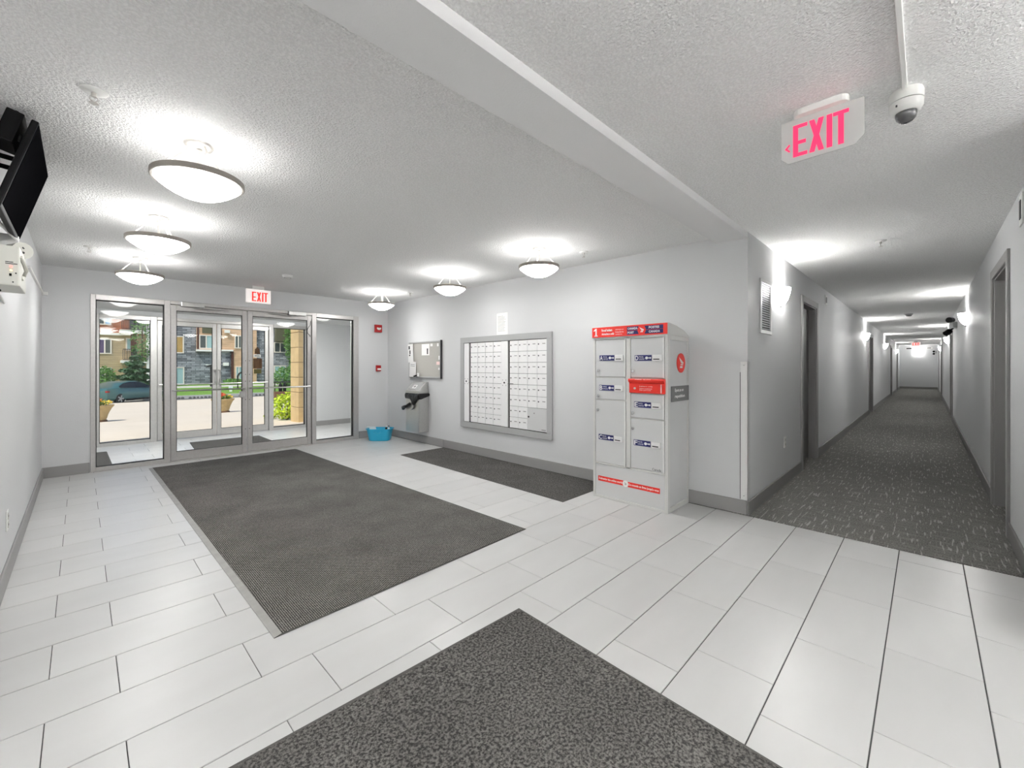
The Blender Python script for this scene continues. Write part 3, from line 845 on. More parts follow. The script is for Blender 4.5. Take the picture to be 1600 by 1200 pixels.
# six doors
DOORS = [('A', 2.318, 1.985, 1.168, 1.527, 2.269, 1.350, 2.280, 1.229), ('B', 2.318, 1.985, .952, 1.162, 2.272, 1.064, 2.283, .982),
         ('C', 2.318, 1.985, .340, .946, 2.278, .588, 2.283, .846), ('D', 1.940, 1.614, 1.166, 1.527, 1.896, 1.345, 1.912, 1.227),
         ('E', 1.940, 1.614, .802, 1.022, 1.902, .925, 1.913, .844), ('F', 1.940, 1.614, .340, .796, 1.906, .579, 1.913, .704)]
for L, ya, yb, z0, z1, ly, lz, ky, kz in DOORS:
    d = box(-ya + .004, -yb - .004, z0 + .003, z1 - .003, -.012, -.001, FL_).obj('locker_door', 'lockerdoor', t, bevel=.003, seg=1)
    e = MB(); e.box(-yb - .016, -yb - .004, z0 + .003, z1 - .003, -.001, .003, FL_); e.obj('door_edge', 'enamel', d)
    box(-ly, -ly + .162, lz - .026, lz + .026, -.001, .0012, FL_).obj('label_plate', 'navy', d)
    text_mesh(L, FL_, -ly + .005, lz - .021, .031, .042, 'paper', 'lettering', d, c=.0012, bold=.018)
    text_mesh('PARCEL', FL_, -ly + .04, lz + .004, .046, .012, 'paper', 'lettering', d, c=.0012)
    text_mesh('COMPARTIMENT', FL_, -ly + .04, lz - .016, .056, .012, 'paper', 'lettering', d, c=.0012)
    k = MB(); k.disc(-ly + .115, lz, .013, .0012, .002, FL_, 14); k.box(-ly + .122, -ly + .147, lz - .004, lz + .004, .0012, .002, FL_)
    k.disc(-ly + .150, lz, .008, .0012, .002, FL_, 12); k.obj('key_symbol', 'paper', d)
    lp = MB(); lp.box(-ly + .172, -ly + .258, lz - .03, lz + .026, -.001, .010, FL_); lo = lp.obj('lock_plate', 'enamel', d, bevel=.003, seg=1)
    lo_ = MB(); lo_.box(-ly + .182, -ly + .238, lz - .016, lz - .008, .010, .011, FL_); 
    lo_.obj('key_slot', 'black', d)
    n = MB(); n.disc(-ky, kz, .013, -.001, .012, FL_, 16); n.obj('lock_knob', 'chrome', d)
# red outgoing slot
sl = MB()
sl.prism([(0, 1.030), (0, 1.158), (.034, 1.158), (.040, 1.147), (.030, 1.128), (.016, 1.118), (.016, 1.030)], 0, .338, Fr((3.53, 1.606, 0), (-1, 0, 0)))
s_ = sl.obj('mail_slot', 'red', t, bevel=.002, seg=1)
FSl = F_mail(3.53 - .016)
box(-1.93, -1.63, 1.040, 1.108, 0, .003, FSl).obj('slot_door', 'red', s_, bevel=.002, seg=1)
k = MB(); k.disc(-1.885, 1.072, .010, .003, .010, FSl, 14); k.obj('slot_lock', 'nickel', s_)
k = MB(); k.box(-1.642, -1.633, 1.035, 1.112, .003, .006, FSl); k.obj('slot_hinge', 'pinkpaper', s_)
text_mesh('MAIL SLOT', Fr((3.489, 0, 0), (0, -1, 0)), -1.87, 1.149, .15, .007, 'paper', 'lettering', s_, c=.0013)
for q, (zz, ww, tx) in enumerate(((1.084, .125, 'Letters only'), (1.066, .12, 'Lettres seulement'), (1.05, .11, 'No parcels'))):
    text_mesh(tx, FSl, -1.84, zz, ww, .012, 'paper', 'lettering', s_, c=.0032)
# bottom panel with the red slogan strip
bp_ = MB(); bp_.box(-2.316, -1.616, .024, .323, -.012, -.004, FL_); bpo = bp_.obj('kick_panel', 'lockerdoor', t)
FT = Fr((3.53, 0, 0), (0, -1, 0))
rs = MB(); rs.box(-2.286, -2.014, .160, .208, -.004, -.002, FL_); rs.box(-1.968, -1.659, .156, .204, -.004, -.002, FL_); rs.obj('slogan_strip', 'red', bpo)
text_mesh('Delivering the online world', FL_, -2.276, .170, .25, .026, 'paper', 'lettering', bpo, c=-.0018, bold=.03)
text_mesh("Du monde en ligne jusqu'a vous", FL_, -1.958, .167, .29, .026, 'paper', 'lettering', bpo, c=-.0018, bold=.03)
rs = MB(); rs.disc(-1.992, .182, .030, -.004, -.0012, FL_, 24); rs.obj('strip_emblem', 'paper', bpo)
rs = MB(); wing(rs, FL_, -1.992, .182, .022, -.0012, -.0006); rs.obj('emblem_wing', 'print_grey', bpo)
text_mesh('Canada', FL_, -1.728, .352, .082, .022, 'print_dark', 'lettering', t, c=.0008)
# side logo + grey sticker
sd = MB(); sd.disc(3.80, 1.30, .088, -.003, .0012, FS, 36); so = sd.obj('side_logo', 'red', t)
wg = MB(); wing(wg, FS, 3.80, 1.30, .088, .0012, .002); wg.obj('logo_wing', 'paper', so)
sd = MB(); sd.box(3.60, 3.972, .958, 1.095, -.004, .0012, FS); so = sd.obj('side_sticker', 'labelgrey', t)
text_mesh('Epost.ca on', FS, 3.665, 1.037, .185, .036, 'paper', 'lettering', so, c=.0014, bold=.03)
text_mesh('repetition', FS, 3.665, .982, .215, .036, 'paper', 'lettering', so, c=.0014, bold=.03)

# ================================================================== MAILBOX PANEL
FM = F_mail(XM)
t = thing('mailbox_panel', 'wide bank of white mailboxes in a grey frame on the wall', 'mailboxes', (XM - .02, 4.09, .375))
PY0, PY1, PZ0, PZ1 = 3.216, 4.961, .375, 1.690
fb = .078
fm = MB(); fm.box(-PY1, -PY0, PZ0, PZ0 + fb, 0, .028, FM); fm.box(-PY1, -PY0, PZ1 - fb, PZ1, 0, .028, FM)
fm.box(-PY1, -PY1 + fb, PZ0 + fb, PZ1 - fb, 0, .028, FM); fm.box(-PY0 - fb, -PY0, PZ0 + fb, PZ1 - fb, 0, .028, FM)
fm.obj('frame', 'frame_grey', t, bevel=.003, seg=1)
box(-PY1 + fb, -PY0 - fb, PZ0 + fb, PZ1 - fb, 0, .002, FM).obj('backing', 'bronze', t)
RZ0, RZ1 = .462, 1.606; RH = (RZ1 - RZ0) / 8
def strip(ya, yb):
    s = box(-ya, -yb, RZ0, RZ1, .002, .022, FM).obj('master_strip', 'mailbox', t, bevel=.002, seg=1)
    k = MB(); yc = (ya + yb) / 2; zc = 1.05
    k.disc(-yc, zc, .012, .022, .027, FM, 12)
    for dy in (-.03, .03):
        for dz in (-.035, .035): k.disc(-yc + dy, zc + dz, .0045, .022, .025, FM, 8)
    k.obj('lock', 'frame_dark', s)
strip(4.876, 4.772); strip(4.090, 3.968)
k = MB(); k.box(-4.762, -4.68, 1.028, 1.036, .012, .03, FM); k.box(-3.958, -3.86, 1.035, 1.043, .012, .03, FM); k.obj('latch', 'chrome', t)
cols = [(4.738, 4.578), (4.576, 4.416), (4.414, 4.254), (4.252, 4.094), (3.936, 3.778), (3.776, 3.618), (3.616, 3.458), (3.456, 3.298)]
md0 = None
for ci, (ya, yb) in enumerate(cols):
    for ri in range(8):
        if ci >= 6 and ri < 2: continue
        z0 = RZ0 + ri * RH
        w = ya - yb - .004
        if md0 is None:
            md0 = box(0, w, 0, RH - .004, 0, .013, Fr((0, 0, 0), (0, -1, 0))).obj('mailbox_door', 'mailbox', t, bevel=.0015, seg=1, world=False)
            FD = Fr((0, 0, 0), (0, -1, 0))
            k = MB(); k.disc(.024, .080, .0085, .013, .017, FD, 10); lk = k.obj('lock', 'frame_dark', md0, world=False)
            k = MB(); k.box(.085, .132, .080, .090, .013, .0138, FD); npz = k.obj('number_label', 'print_grey', md0, world=False)
            o = md0
        else:
            o = md0.copy(); C.objects.link(o); o.parent = t
            for chh in (lk, npz):
                c_ = chh.copy(); C.objects.link(c_); c_.parent = o
        o.location = Vector((XM - .004, ya - .002, z0 + .002)) - t.location
pb = box(-3.614, -3.300, RZ0 + .002, RZ0 + 2 * RH - .002, .004, .020, FM).obj('parcel_door', 'lockerdoor', t, bevel=.002, seg=1)
k = MB(); k.disc(-3.592, RZ0 + .17, .012, .020, .026, FM, 12); k.disc(-3.50, RZ0 + .22, .006, .020, .024, FM, 8); k.obj('lock', 'frame_dark', pb)
k = MB(); k.box(-3.38, -3.31, RZ0 + .018, RZ0 + .03, .020, .021, FM); k.obj('number_label', 'print_grey', pb)
# notice above
t = thing('wall_notice', 'white sheet of paper taped above the mailbox bank', 'notice', (XM - .002, 4.09, 1.70))
n0 = box(-4.198, -3.987, 1.697, 1.99, .0005, .0016, FM).obj('sheet', 'paper', t)
k = MB()
for i in range(14):
    z = 1.945 - i * .0155; k.box(-4.175, -4.175 + (.10 if i == 0 else random.uniform(.12, .17)), z, z + .004, .0016, .0019, FM)
k.obj('print_lines', 'print_grey', t)

# ================================================================== CORK BOARD + PAPERS
t = thing('cork_board', 'grey pin board with dark framed edge above the steel bin', 'pin board', (XM - .01, 5.92, 1.08))
box(-6.345, -5.475, 1.10, 1.655, 0, .018, FM).obj('board', 'cork', t)
f = MB(); f.box(-6.372, -5.456, 1.655, 1.678, 0, .03, FM); f.box(-6.372, -5.456, 1.078, 1.10, 0, .03, FM); f.box(-6.372, -6.345, 1.10, 1.655, 0, .03, FM)
f.box(-5.475, -5.456, 1.10, 1.655, 0, .03, FM)
f.obj('frame', 'frame_grey', t, bevel=.002, seg=1)
f = MB(); f.box(-5.455, -5.445, 1.072, 1.684, 0, .034, FM); f.obj('frame_edge', 'frame_dark', t)
def paper(name, px0, px1, py0, py1, label, cat, m='paper', tilt=0.0, c=.020, lines=None, grp=None):
    a = at_x(px0, py0, XM - c); d = at_x(px1, py1, XM - c)
    y0, y1, z0, z1 = min(a.y, d.y), max(a.y, d.y), min(a.z, d.z), max(a.z, d.z)
    t = thing(name, label, cat, (XM - c, (y0 + y1) / 2, z0))
    if grp: t['group'] = grp
    w, h = y1 - y0, z1 - z0
    F = Fr((XM - c, (y0 + y1) / 2, z0), (0, -math.cos(tilt), math.sin(tilt)), (0, math.sin(tilt), math.cos(tilt)))
    box(-w / 2, w / 2, 0, h, 0, .0015, F).obj('sheet', m, t)
    if lines:
        k = MB()
        for (u0, u1, v0, v1) in lines: k.box(-w / 2 + u0 * w, -w / 2 + u1 * w, v0 * h, v1 * h, .0015, .002, F)
        k.obj('print', 'print_dark', t)
    return t
paper('flyer', 638, 646, 538, 566, 'long narrow white flyer with dark print pinned over the left edge of the board', 'paper', tilt=.05, c=.034, lines=[(.15, .4, .72, .9), (.3, .5, .45, .66), (.2, .45, .35, .42)])
paper('flyer', 639.5, 649.5, 565, 589.5, 'white sheet hanging askew at the lower left of the board', 'paper', tilt=-.06, c=.037, lines=[(.15, .8, .8, .82), (.15, .8, .7, .72)])
paper('flyer', 659, 671, 538, 555, 'white sheet with one dark stripe at the top centre of the board', 'paper', lines=[(.68, .82, .1, .6)])
paper('note', 672.5, 676, 537, 541, 'small white note right of the striped sheet on the board', 'note')
paper('note', 683, 685.5, 536.5, 541, 'small white note in the top right corner of the board', 'note')
paper('note', 685.3, 687.4, 556, 562, 'small white note halfway down the right edge of the board', 'note')
paper('note', 682, 687, 565, 570, 'pale pink note on the right side of the board', 'note', m='pinkpaper')
paper('note', 685, 687, 574.5, 578, 'lowest small white note on the right side of the board', 'note')
a = at_x(647, 588, XM - .04); d = at_x(653.5, 586, XM - .04); e = at_x(654.5, 585, XM - .04)
k = MB(); k.tube([(XM - .045, a.y, a.z), (XM - .045, d.y, d.z)], .012, 8); tag(k.obj('marker_pen', 'black'), 'black marker lying on the bottom ledge of the board', 'pen')
k = MB(); k.lathe([(0, 0), (.02, 0), (.022, .055), (.019, .058), (0, .05)], c=(XM - .03 - .025, e.y, 1.101), n=14); tag(k.obj('white_cup', 'white'), 'little white cup on the bottom ledge of the board', 'cup')

# ================================================================== WALL BIN
t = thing('wall_bin', 'stainless steel wall bin with a sloping hood under the pin board', 'bin', (XM - .09, 6.015, .2))
BY0, BY1, BXF = 5.822, 6.205, 3.80
body = MB(); body.box(BXF, XM, BY0, BY1, .20, .80); body.obj('body', 'steel', t, bevel=.006)
FB = F_south(BY0)
hood = MB(); hood.prism([(BXF - .004, .825), (XM, .825), (XM, 1.012), (XM - .045, 1.012), (BXF - .004, .868)], -(BY1 - BY0), 0, FB)
ho = hood.obj('hood', 'steel', t, bevel=.004)
# inset panel on the slope
p0 = Vector((BXF - .004, BY1, .868)); up = Vector((XM - .045 - BXF + .004, 0, 1.012 - .868)); ln = up.length; up.normalize()
FHd = Fr(p0, (0, -1, 0), up)
box(.04, .345, .03, ln - .02, .0005, .003, FHd).obj('flap', 'frame_grey', ho, bevel=.001, seg=1)
box(.13, .23, .055, .125, .003, .0045, FHd).obj('label', 'paper', ho)
k = MB(); k.box(.15, .21, .07, .11, .0045, .005, FHd); k.obj('label_print', 'print_grey', ho)
# liner bulging out of the gap
lb = MB(); random.seed(3)
ring = []
NZ = 7; NA = 40
vs = []; fs = []
def liner_path(s):
    # runs round front and right side, proud of the body
    P = [(BXF - .008, BY1 + .002), (BXF - .012, BY0 - .012), (XM - .004, BY0 - .016)]
    L1 = BY1 - BY0; L2 = XM - BXF; d = s * (L1 + L2)
    if d < L1: f = d / L1; return P[0][0] + (P[1][0] - P[0][0]) * f, P[0][1] + (P[1][1] - P[0][1]) * f, 0
    f = (d - L1) / L2; return P[1][0] + (P[2][0] - P[1][0]) * f, P[1][1] + (P[2][1] - P[1][1]) * f, 1
for j in range(NZ + 1):
    v = j / NZ
    for i in range(NA + 1):
        s = i / NA; x, y, side = liner_path(s)
        bul = math.sin(PI * v) * (.012 + .012 * (side)) + random.uniform(0, .006)
        if side: y -= bul
        else: x -= bul
        low = .735 - (.10 * math.exp(-((s - .42) / .13) ** 2)) + (.045 * max(0, s - .75) / .25 * 1.0)
        vs.append((x, y, .828 * v + low * (1 - v)))
for j in range(NZ):
    for i in range(NA):
        a_ = j * (NA + 1) + i; fs.append((a_, a_ + 1, a_ + NA + 2, a_ + NA + 1))
lb.add(vs, fs, True)
ln_ = MB()
lt = thing('bin_liner', 'black plastic bin liner bulging from the gap of the steel bin', 'bin liner', (BXF - .01, 6.0, .6))
lb.obj('bag_skirt', 'blackbag', lt)
kn = MB()
kn.tube([(BXF - .02, 6.04, .66), (BXF - .05, 6.10, .615), (BXF - .055, 6.16, .60), (BXF - .045, 6.22, .585), (BXF - .03, 6.235, .565)], .024, 10, r1=.030)
kn.obj('bag_tail', 'blackbag', lt)
FBn = F_mail(BXF)
k = MB(); k.prism([(-6.15, .80), (-6.0, .80), (-6.02, .68)], 0, .018, FBn); k.prism([(-6.05, .55), (-5.98, .64), (-5.93, .63), (-5.98, .57)], .01, .03, FBn)
k.obj('bag_fold', 'steel', lt)

# ================================================================== TURQUOISE TUB
tx, ty = 3.60, 6.71
tub = thing('plastic_tub', 'turquoise plastic tub on the floor in the corner', 'tub', (tx, ty, 0), math.atan2(-.714, .70))
def orect(a, b_, r, n=5):
    P = []
    for (cx, cy, s) in ((a - r, b_ - r, 0), (-a + r, b_ - r, 1), (-a + r, -b_ + r, 2), (a - r, -b_ + r, 3)):
        for k in range(n + 1):
            an = s * PI / 2 + PI / 2 * k / n; P.append((cx + r * math.cos(an), cy + r * math.sin(an)))
    return P
def rings(mb, specs, smooth=True, cap=True):
    base_ = len(mb.v); R0 = None
    for (a, b_, r, z) in specs:
        P = orect(a, b_, r); R0 = len(P); mb.v += [(x, y, z) for x, y in P]
    for i in range(len(specs) - 1):
        for j in range(R0):
            mb.f.append((base_ + i * R0 + j, base_ + i * R0 + (j + 1) % R0, base_ + (i + 1) * R0 + (j + 1) % R0, base_ + (i + 1) * R0 + j)); mb.sm.append(smooth)
    if cap:
        mb.f.append(tuple(base_ + j for j in range(R0))[::-1]); mb.sm.append(False)
        mb.f.append(tuple(base_ + (len(specs) - 1) * R0 + j for j in range(R0))); mb.sm.append(False)
m_ = MB(); rings(m_, [(.165, .105, .07, .002), (.172, .112, .075, .01), (.208, .142, .09, .20), (.203, .137, .088, .20), (.168, .108, .07, .014)])
m_.obj('tub_body', 'teal', tub, world=False)
m_ = MB(); rings(m_, [(.206, .140, .09, .193), (.222, .156, .1, .195), (.222, .156, .1, .206), (.206, .140, .09, .206)], cap=False); m_.obj('rim', 'teal', tub, world=False)
for s in (-1, 1):
    m_ = MB(); m_.tube([(-.05 * s, s * -.148, .165), (-.05 * s, s * -.185, .15), (.05 * s, s * -.185, .15), (.05 * s, s * -.148, .165)], .010, 8); m_.obj('handle', 'teal', tub, world=False)
def tub_local(x, y): return (tx + x * .70 + y * .714, ty - x * .714 + y * .70)
for (lx, ly, m, lab) in ((.10, .03, 'black', 'black bottle standing in the turquoise tub'), (.145, .02, 'white', 'white bottle standing in the turquoise tub')):
    x, y = tub_local(lx, ly)
    k = MB(); k.lathe([(0, 0), (.022, 0), (.024, .01), (.024, .16), (.018, .185), (.010, .195), (.010, .215), (0, .215)], c=(x, y, .015), n=16)
    bt = thing('bottle', lab, 'bottle', (x, y, .015)); k.obj('bottle_body', m, bt)
    k = MB(); k.lathe([(.0125, .205), (.0125, .235), (0, .236)], c=(x, y, .015), n=12); k.obj('cap', 'print_grey' if m == 'white' else 'white', bt)
x, y = tub_local(-.15, .06)
F = Fr((x, y, .02), (.70, -.714, 0), (-.15, .15, 1)); k = box(-.06, .10, 0, .21, 0, .002, F).obj('flyer', 'paper'); tag(k, 'white leaflet leaning in the left of the turquoise tub', 'paper')

# ================================================================== FIRE DEVICES ON THE GLASS WALL
t = thing('fire_alarm', 'red fire alarm horn with a white strobe high on the wall', 'fire alarm', (3.78, YG, 1.88))
box(3.712, 3.845, 1.885, 2.02, 0, .045, FI).obj('housing', 'firered', t, bevel=.006)
k = MB(); k.prism([(3.758, 1.925), (3.80, 1.925), (3.822, 1.955), (3.81, 1.972), (3.779, 1.962), (3.748, 1.972), (3.737, 1.955)], .045, .06, FI); k.obj('strobe', 'white', t, bevel=.003, seg=1)
t = thing('fire_pull_station', 'small red fire pull box with a white handle below the alarm', 'fire alarm', (3.785, YG, 1.18))
box(3.742, 3.828, 1.178, 1.285, 0, .04, FI).obj('housing', 'firered', t, bevel=.005)
box(3.752, 3.818, 1.20, 1.232, .04, .055, FI).obj('pull_handle', 'white', t, bevel=.003, seg=1)

# ================================================================== EXIT SIGNS
# near sign: edge-lit acrylic panel hung under the ceiling, faces -X
FE = Fr((2.272, 0, 0), (0, -1, 0))
t = thing('exit_sign', 'large hanging exit sign with pink letters near the dome camera', 'exit sign', (2.27, .33, ZC))
cp = MB()
def stadium(u0, u1, v0, v1, n=8):
    r = (v1 - v0) / 2; P = []
    for k in range(n + 1): a = -PI / 2 + PI * k / n; P.append((u1 - r + r * math.cos(a), v0 + r + r * math.sin(a)))
    for k in range(n + 1): a = PI / 2 + PI * k / n; P.append((u0 + r + r * math.cos(a), v0 + r + r * math.sin(a)))
    return P
cp.prism(stadium(-.432, -.232, -.035, .035), 0, .028, Fr((2.272, 0, ZC), (0, -1, 0), (-1, 0, 0)))
cp.obj('canopy', 'white', t, bevel=.004)
ch = .028
pn = MB(); pn.prism([(-.481 + ch, 2.198), (-.183 - ch * 1.2, 2.203), (-.183, 2.203 + ch * 1.2), (-.183, 2.392), (-.481, 2.392), (-.481, 2.198 + ch)], -.006, .0, FE)
po = pn.obj('panel', 'exitpanel', t, bevel=.001, seg=1)
k = MB(); exit_letters(k, FE, -.434, 2.222, .20, .142, .0, .0016); k.obj('lettering', 'exitpink', po)
k = MB(); k.prism([(-.466, 2.268), (-.449, 2.286), (-.445, 2.281), (-.456, 2.268), (-.445, 2.255), (-.449, 2.250)], 0, .0016, FE); k.obj('arrow', 'exitpink', po)
# far sign over the glass doors
FE2 = F_south(6.86)
t = thing('exit_sign', 'white box exit sign with red letters above the glass doors', 'exit sign', (1.79, 6.88, ZC))
box(1.635, 1.95, 2.178, 2.372, -.045, 0, FE2).obj('housing', 'exitwhite', t, bevel=.008)
box(1.716, 1.863, 2.372, ZC, -.04, -.005, FE2).obj('canopy', 'white', t, bevel=.004)
k = MB(); exit_letters(k, FE2, 1.705, 2.20, .205, .135, 0, .0016); k.obj('lettering', 'exitred', t)
# corridor sign
FE3 = Fr((27.5, 0, 0), (0, -1, 0))
t = thing('exit_sign', 'small far exit sign glowing red at the corridor end', 'exit sign', (27.5, .36, ZC))
box(-.52, -.20, 2.22, 2.385, -.03, 0, FE3).obj('panel', 'exitwhite', t, bevel=.004)
box(-.42, -.30, 2.385, ZC, -.03, 0, FE3).obj('canopy', 'frame_dark', t)
k = MB(); exit_letters(k, FE3, -.475, 2.238, .25, .13, 0, .002); k.obj('lettering', 'exitred', t)

# ================================================================== DOME CAMERA + RACEWAY
t = thing('dome_camera', 'white dome security camera on the ceiling beside the exit sign', 'camera', (2.415, .061, ZC))
c0 = (2.415, .061, ZC)
MB().lathe([(0, 0), (.052, 0), (.056, -.012), (.056, -.045), (0, -.045)], c=c0, n=36).obj('base', 'white', t)
MB().lathe([(0, -.048), (.055, -.048), (.054, -.072), (.046, -.086), (.038, -.09), (0, -.09)], c=c0, n=36).obj('housing', 'white', t)
MB().lathe([(.036, -.088), (.036, -.098), (.031, -.115), (.020, -.127), (.008, -.132), (0, -.1325)], c=c0, n=32).obj('dome', 'dome', t)
k = MB(); k.lathe([(0, -.066), (.003, -.066), (.003, -.074), (0, -.074)], c=(c0[0] - .0475, c0[1] + .028, ZC), n=8); k.obj('screw', 'frame_dark', t)
r_ = box(-.5, 2.372, .054, .072, ZC - .014, ZC).obj('cable_raceway', 'white', bevel=.002, seg=1)
tag(r_, 'white cable raceway running along the ceiling to the dome camera', 'raceway')

# ================================================================== SPRINKLERS, DETECTORS
def sprinkler(x, y, label):
    t = thing('sprinkler', label, 'sprinkler', (x, y, ZC), 0, 'ceiling sprinklers')
    MB().lathe([(0, -.001), (.044, -.001), (.044, -.005), (.034, -.010), (.016, -.012), (0, -.012)], n=24).obj('escutcheon', 'white', t, world=False)
    k = MB(); k.tube([(0, 0, -.01), (0, 0, -.028)], .009, 10); k.tube([(-.010, 0, -.026), (-.013, 0, -.038), (0, 0, -.052)], .0028, 6); k.tube([(.010, 0, -.026), (.013, 0, -.038), (0, 0, -.052)], .0028, 6)
    k.obj('frame', 'nickel', t, world=False)
    MB().lathe([(0, -.051), (.016, -.053), (.016, -.055), (0, -.055)], n=14).obj('deflector', 'nickel', t, world=False)
    return t
SP = [(.038, 2.473, 'ceiling sprinkler nearest the television and its bowl light'), (.058, 5.736, 'small ceiling sprinkler beside the bowl lights along the television wall'),
      (2.90, 2.28, 'ceiling sprinkler near the beam and the mailbox wall'), (3.72, 6.2, 'ceiling sprinkler near the far mailbox wall corner'),
      (5.12, .30, 'nearest ceiling sprinkler of the corridor')]
d = ray(912, 393.5); tt = (ZC - CAMH) / d[2]; SP[2] = (d[0] * tt, d[1] * tt, SP[2][2])
d = ray(641, 457); tt = (ZC - CAMH) / d[2]; SP[3] = (min(d[0] * tt, 3.85), d[1] * tt, SP[3][2])
sp0 = sprinkler(*SP[0])
for i, (x, y, lab) in enumerate(SP[1:]):
    o = copy_tree(sp0); o.location = (x, y, ZC); o['label'] = lab
t = thing('smoke_detector', 'white smoke detector on the ceiling before the exit sign box', 'smoke detector', (1.83, 5.77, ZC))
MB().lathe([(0, 0), (.062, 0), (.062, -.012), (.054, -.028), (.03, -.036), (0, -.037)], c=(1.83, 5.77, ZC), n=28).obj('housing', 'white', t)
MB().lathe([(.045, -.030), (.040, -.036), (.036, -.036), (.040, -.031)], c=(1.83, 5.77, ZC), n=24, closed=True).obj('vent_ring', 'frame_grey', t)
t = thing('smoke_detector', 'dark looking smoke detector far down the corridor ceiling', 'smoke detector', (12.78, .28, ZC))
MB().lathe([(0, 0), (.07, 0), (.07, -.015), (.05, -.04), (0, -.045)], c=(12.78, .28, ZC), n=20).obj('housing', 'frame_grey', t)
MB().lathe([(.05, -.041), (.045, -.05), (.03, -.05), (.03, -.045)], c=(12.78, .28, ZC), n=20).obj('vent_ring', 'frame_dark', t)
t = thing('vestibule_sensor', 'small dark sensor on the vestibule ceiling seen over the left door', 'sensor', (1.88, 8.2, ZV))
MB().lathe([(0, 0), (.06, 0), (.06, -.03), (0, -.03)], c=(1.88, 8.2, ZV), n=20).obj('base', 'white', t)
MB().lathe([(.045, -.03), (.04, -.055), (.02, -.07), (0, -.072)], c=(1.88, 8.2, ZV), n=20).obj('lens', 'black', t)

# ================================================================== TELEVISION, BRACKET, EMERGENCY LIGHT (left wall)
# screen leans out of the wall: top edge farther from the wall than the bottom edge
tv = thing('television', 'black flat television tilted forward on the left wall', 'television', (-.25, 3.2, 1.95))
topp = Vector((-.128, 0, 2.362)); bot = Vector((-.240, 0, 1.955))
upv = (topp - bot); tvh = upv.length; upv.normalize()
FTv = Fr((bot.x, 2.83, bot.z), (0, 1, 0), upv)
wtv = .745
box(0, wtv, 0, tvh, -.026, -.002, FTv).obj('housing', 'black', tv, bevel=.006)
box(.012, wtv - .012, .018, tvh - .012, -.002, .0005, FTv).obj('screen', 'screen', tv)
k = MB(); k.box(.12, wtv - .12, .06, tvh - .06, -.045, -.026, FTv); k.obj('back_cover', 'black', tv, bevel=.01)
br = thing('tv_bracket', 'white and black wall bracket holding the television', 'bracket', (-.31, 3.2, 1.9))
box(-.31, -.295, 3.05, 3.35, 2.02, 2.33).obj('wall_plate', 'black', br)
for yy in (3.12, 3.28): k = MB(); k.tube([(-.295, yy, 2.27), (-.185, yy, 2.26)], .012); k.obj('arm', 'black', br)
k = MB(); k.tube([(-.295, 3.2, 1.99), (-.245, 3.5, 1.955), (-.235, 3.56, 1.90)], .008); k.obj('strut', 'enamel', br)
box(-.305, -.235, 3.50, 3.53, 1.87, 1.98).obj('lower_hook', 'enamel', br, bevel=.004)
mp = thing('media_player', 'black box clipped behind the upper edge of the television', 'media player', (-.2, 2.93, 2.25))
box(.02, .20, tvh - .13, tvh + .012, -.105, -.05, FTv).obj('box', 'black', mp, bevel=.006)
k = MB(); k.tube([FTv.p(.1, tvh - .07, -.05), FTv.p(.1, tvh - .07, -.043)], .02, 10); k.obj('clip', 'frame_dark', mp)
k = MB(); k.tube([FTv.p(.06, tvh + .012, -.08), FTv.p(.06, tvh + .025, -.08)], .006, 8); k.obj('clip', 'frame_dark', mp)
# emergency light unit
em = thing('emergency_light', 'beige emergency light unit under the television', 'emergency light', (-.26, 3.1, 1.65))
box(-.31, -.205, 3.10, 3.42, 1.655, 1.845).obj('housing', 'offwhite', em, bevel=.006)
FEm = F_south(3.10)
k = MB(); k.disc(-.232, 1.745, .0055, 0, .004, FEm, 12); k.obj('red_indicator', mat('red_led', srgb((230, 120, 110)), .3, emit=((1, .3, .25), 1.2)), em)
k = MB(); k.disc(-.232, 1.727, .004, 0, .004, FEm, 12); k.obj('amber_indicator', mat('amber_led', srgb((250, 220, 150)), .3, emit=((1, .8, .4), 1.4)), em)
k = MB(); k.box(-.238, -.230, 1.70, 1.712, 0, .002, FEm); k.disc(-.226, 1.672, .003, 0, .002, FEm, 8); k.disc(-.217, 1.715, .003, 0, .002, FEm, 8); k.obj('keyhole', 'black', em)
k = MB(); k.box(-.25, -.212, 1.757, 1.760, 0, .001, FEm); k.box(-.25, -.225, 1.765, 1.768, 0, .001, FEm); k.obj('print', 'print_dark', em)
hh = MB(); hh.tube([(-.25, 3.36, 1.84), (-.25, 3.36, 1.87)], .012); hh.tube([(-.25, 3.40, 1.875), (-.21, 3.33, 1.868)], .034, 14, r1=.042); hd_ = hh.obj('lamp_head', 'offwhite', em)
k = MB()
for dz, dy in ((.015, 0), (-.01, .012), (-.012, -.012)): k.tube([(-.2105, 3.335 + dy, 1.868 + dz), (-.207, 3.33 + dy, 1.868 + dz)], .006, 8)
k.obj('vent_hole', 'frame_dark', hd_)
k = MB(); k.tube([(-.205, 3.12, 1.80), (-.195, 3.16, 1.77), (-.19, 3.2, 1.745), (-.2, 3.22, 1.72), (-.206, 3.2, 1.70)], .008, 8); k.obj('cable', 'offwhite', em)
k = MB(); k.tube([(-.305, 3.42, 1.66), (-.305, 3.6, 1.645), (-.305, 3.72, 1.63)], .006, 6); k.obj('hanging_wire', 'white', em)
k = MB(); k.tube([(-.29, 3.2, 1.655), (-.27, 3.16, 1.635), (-.285, 3.15, 1.61), (-.305, 3.15, 1.60)], .004, 6); tag(k.obj('loose_cord', 'black'), 'short black cord hanging below the emergency light unit', 'cord')
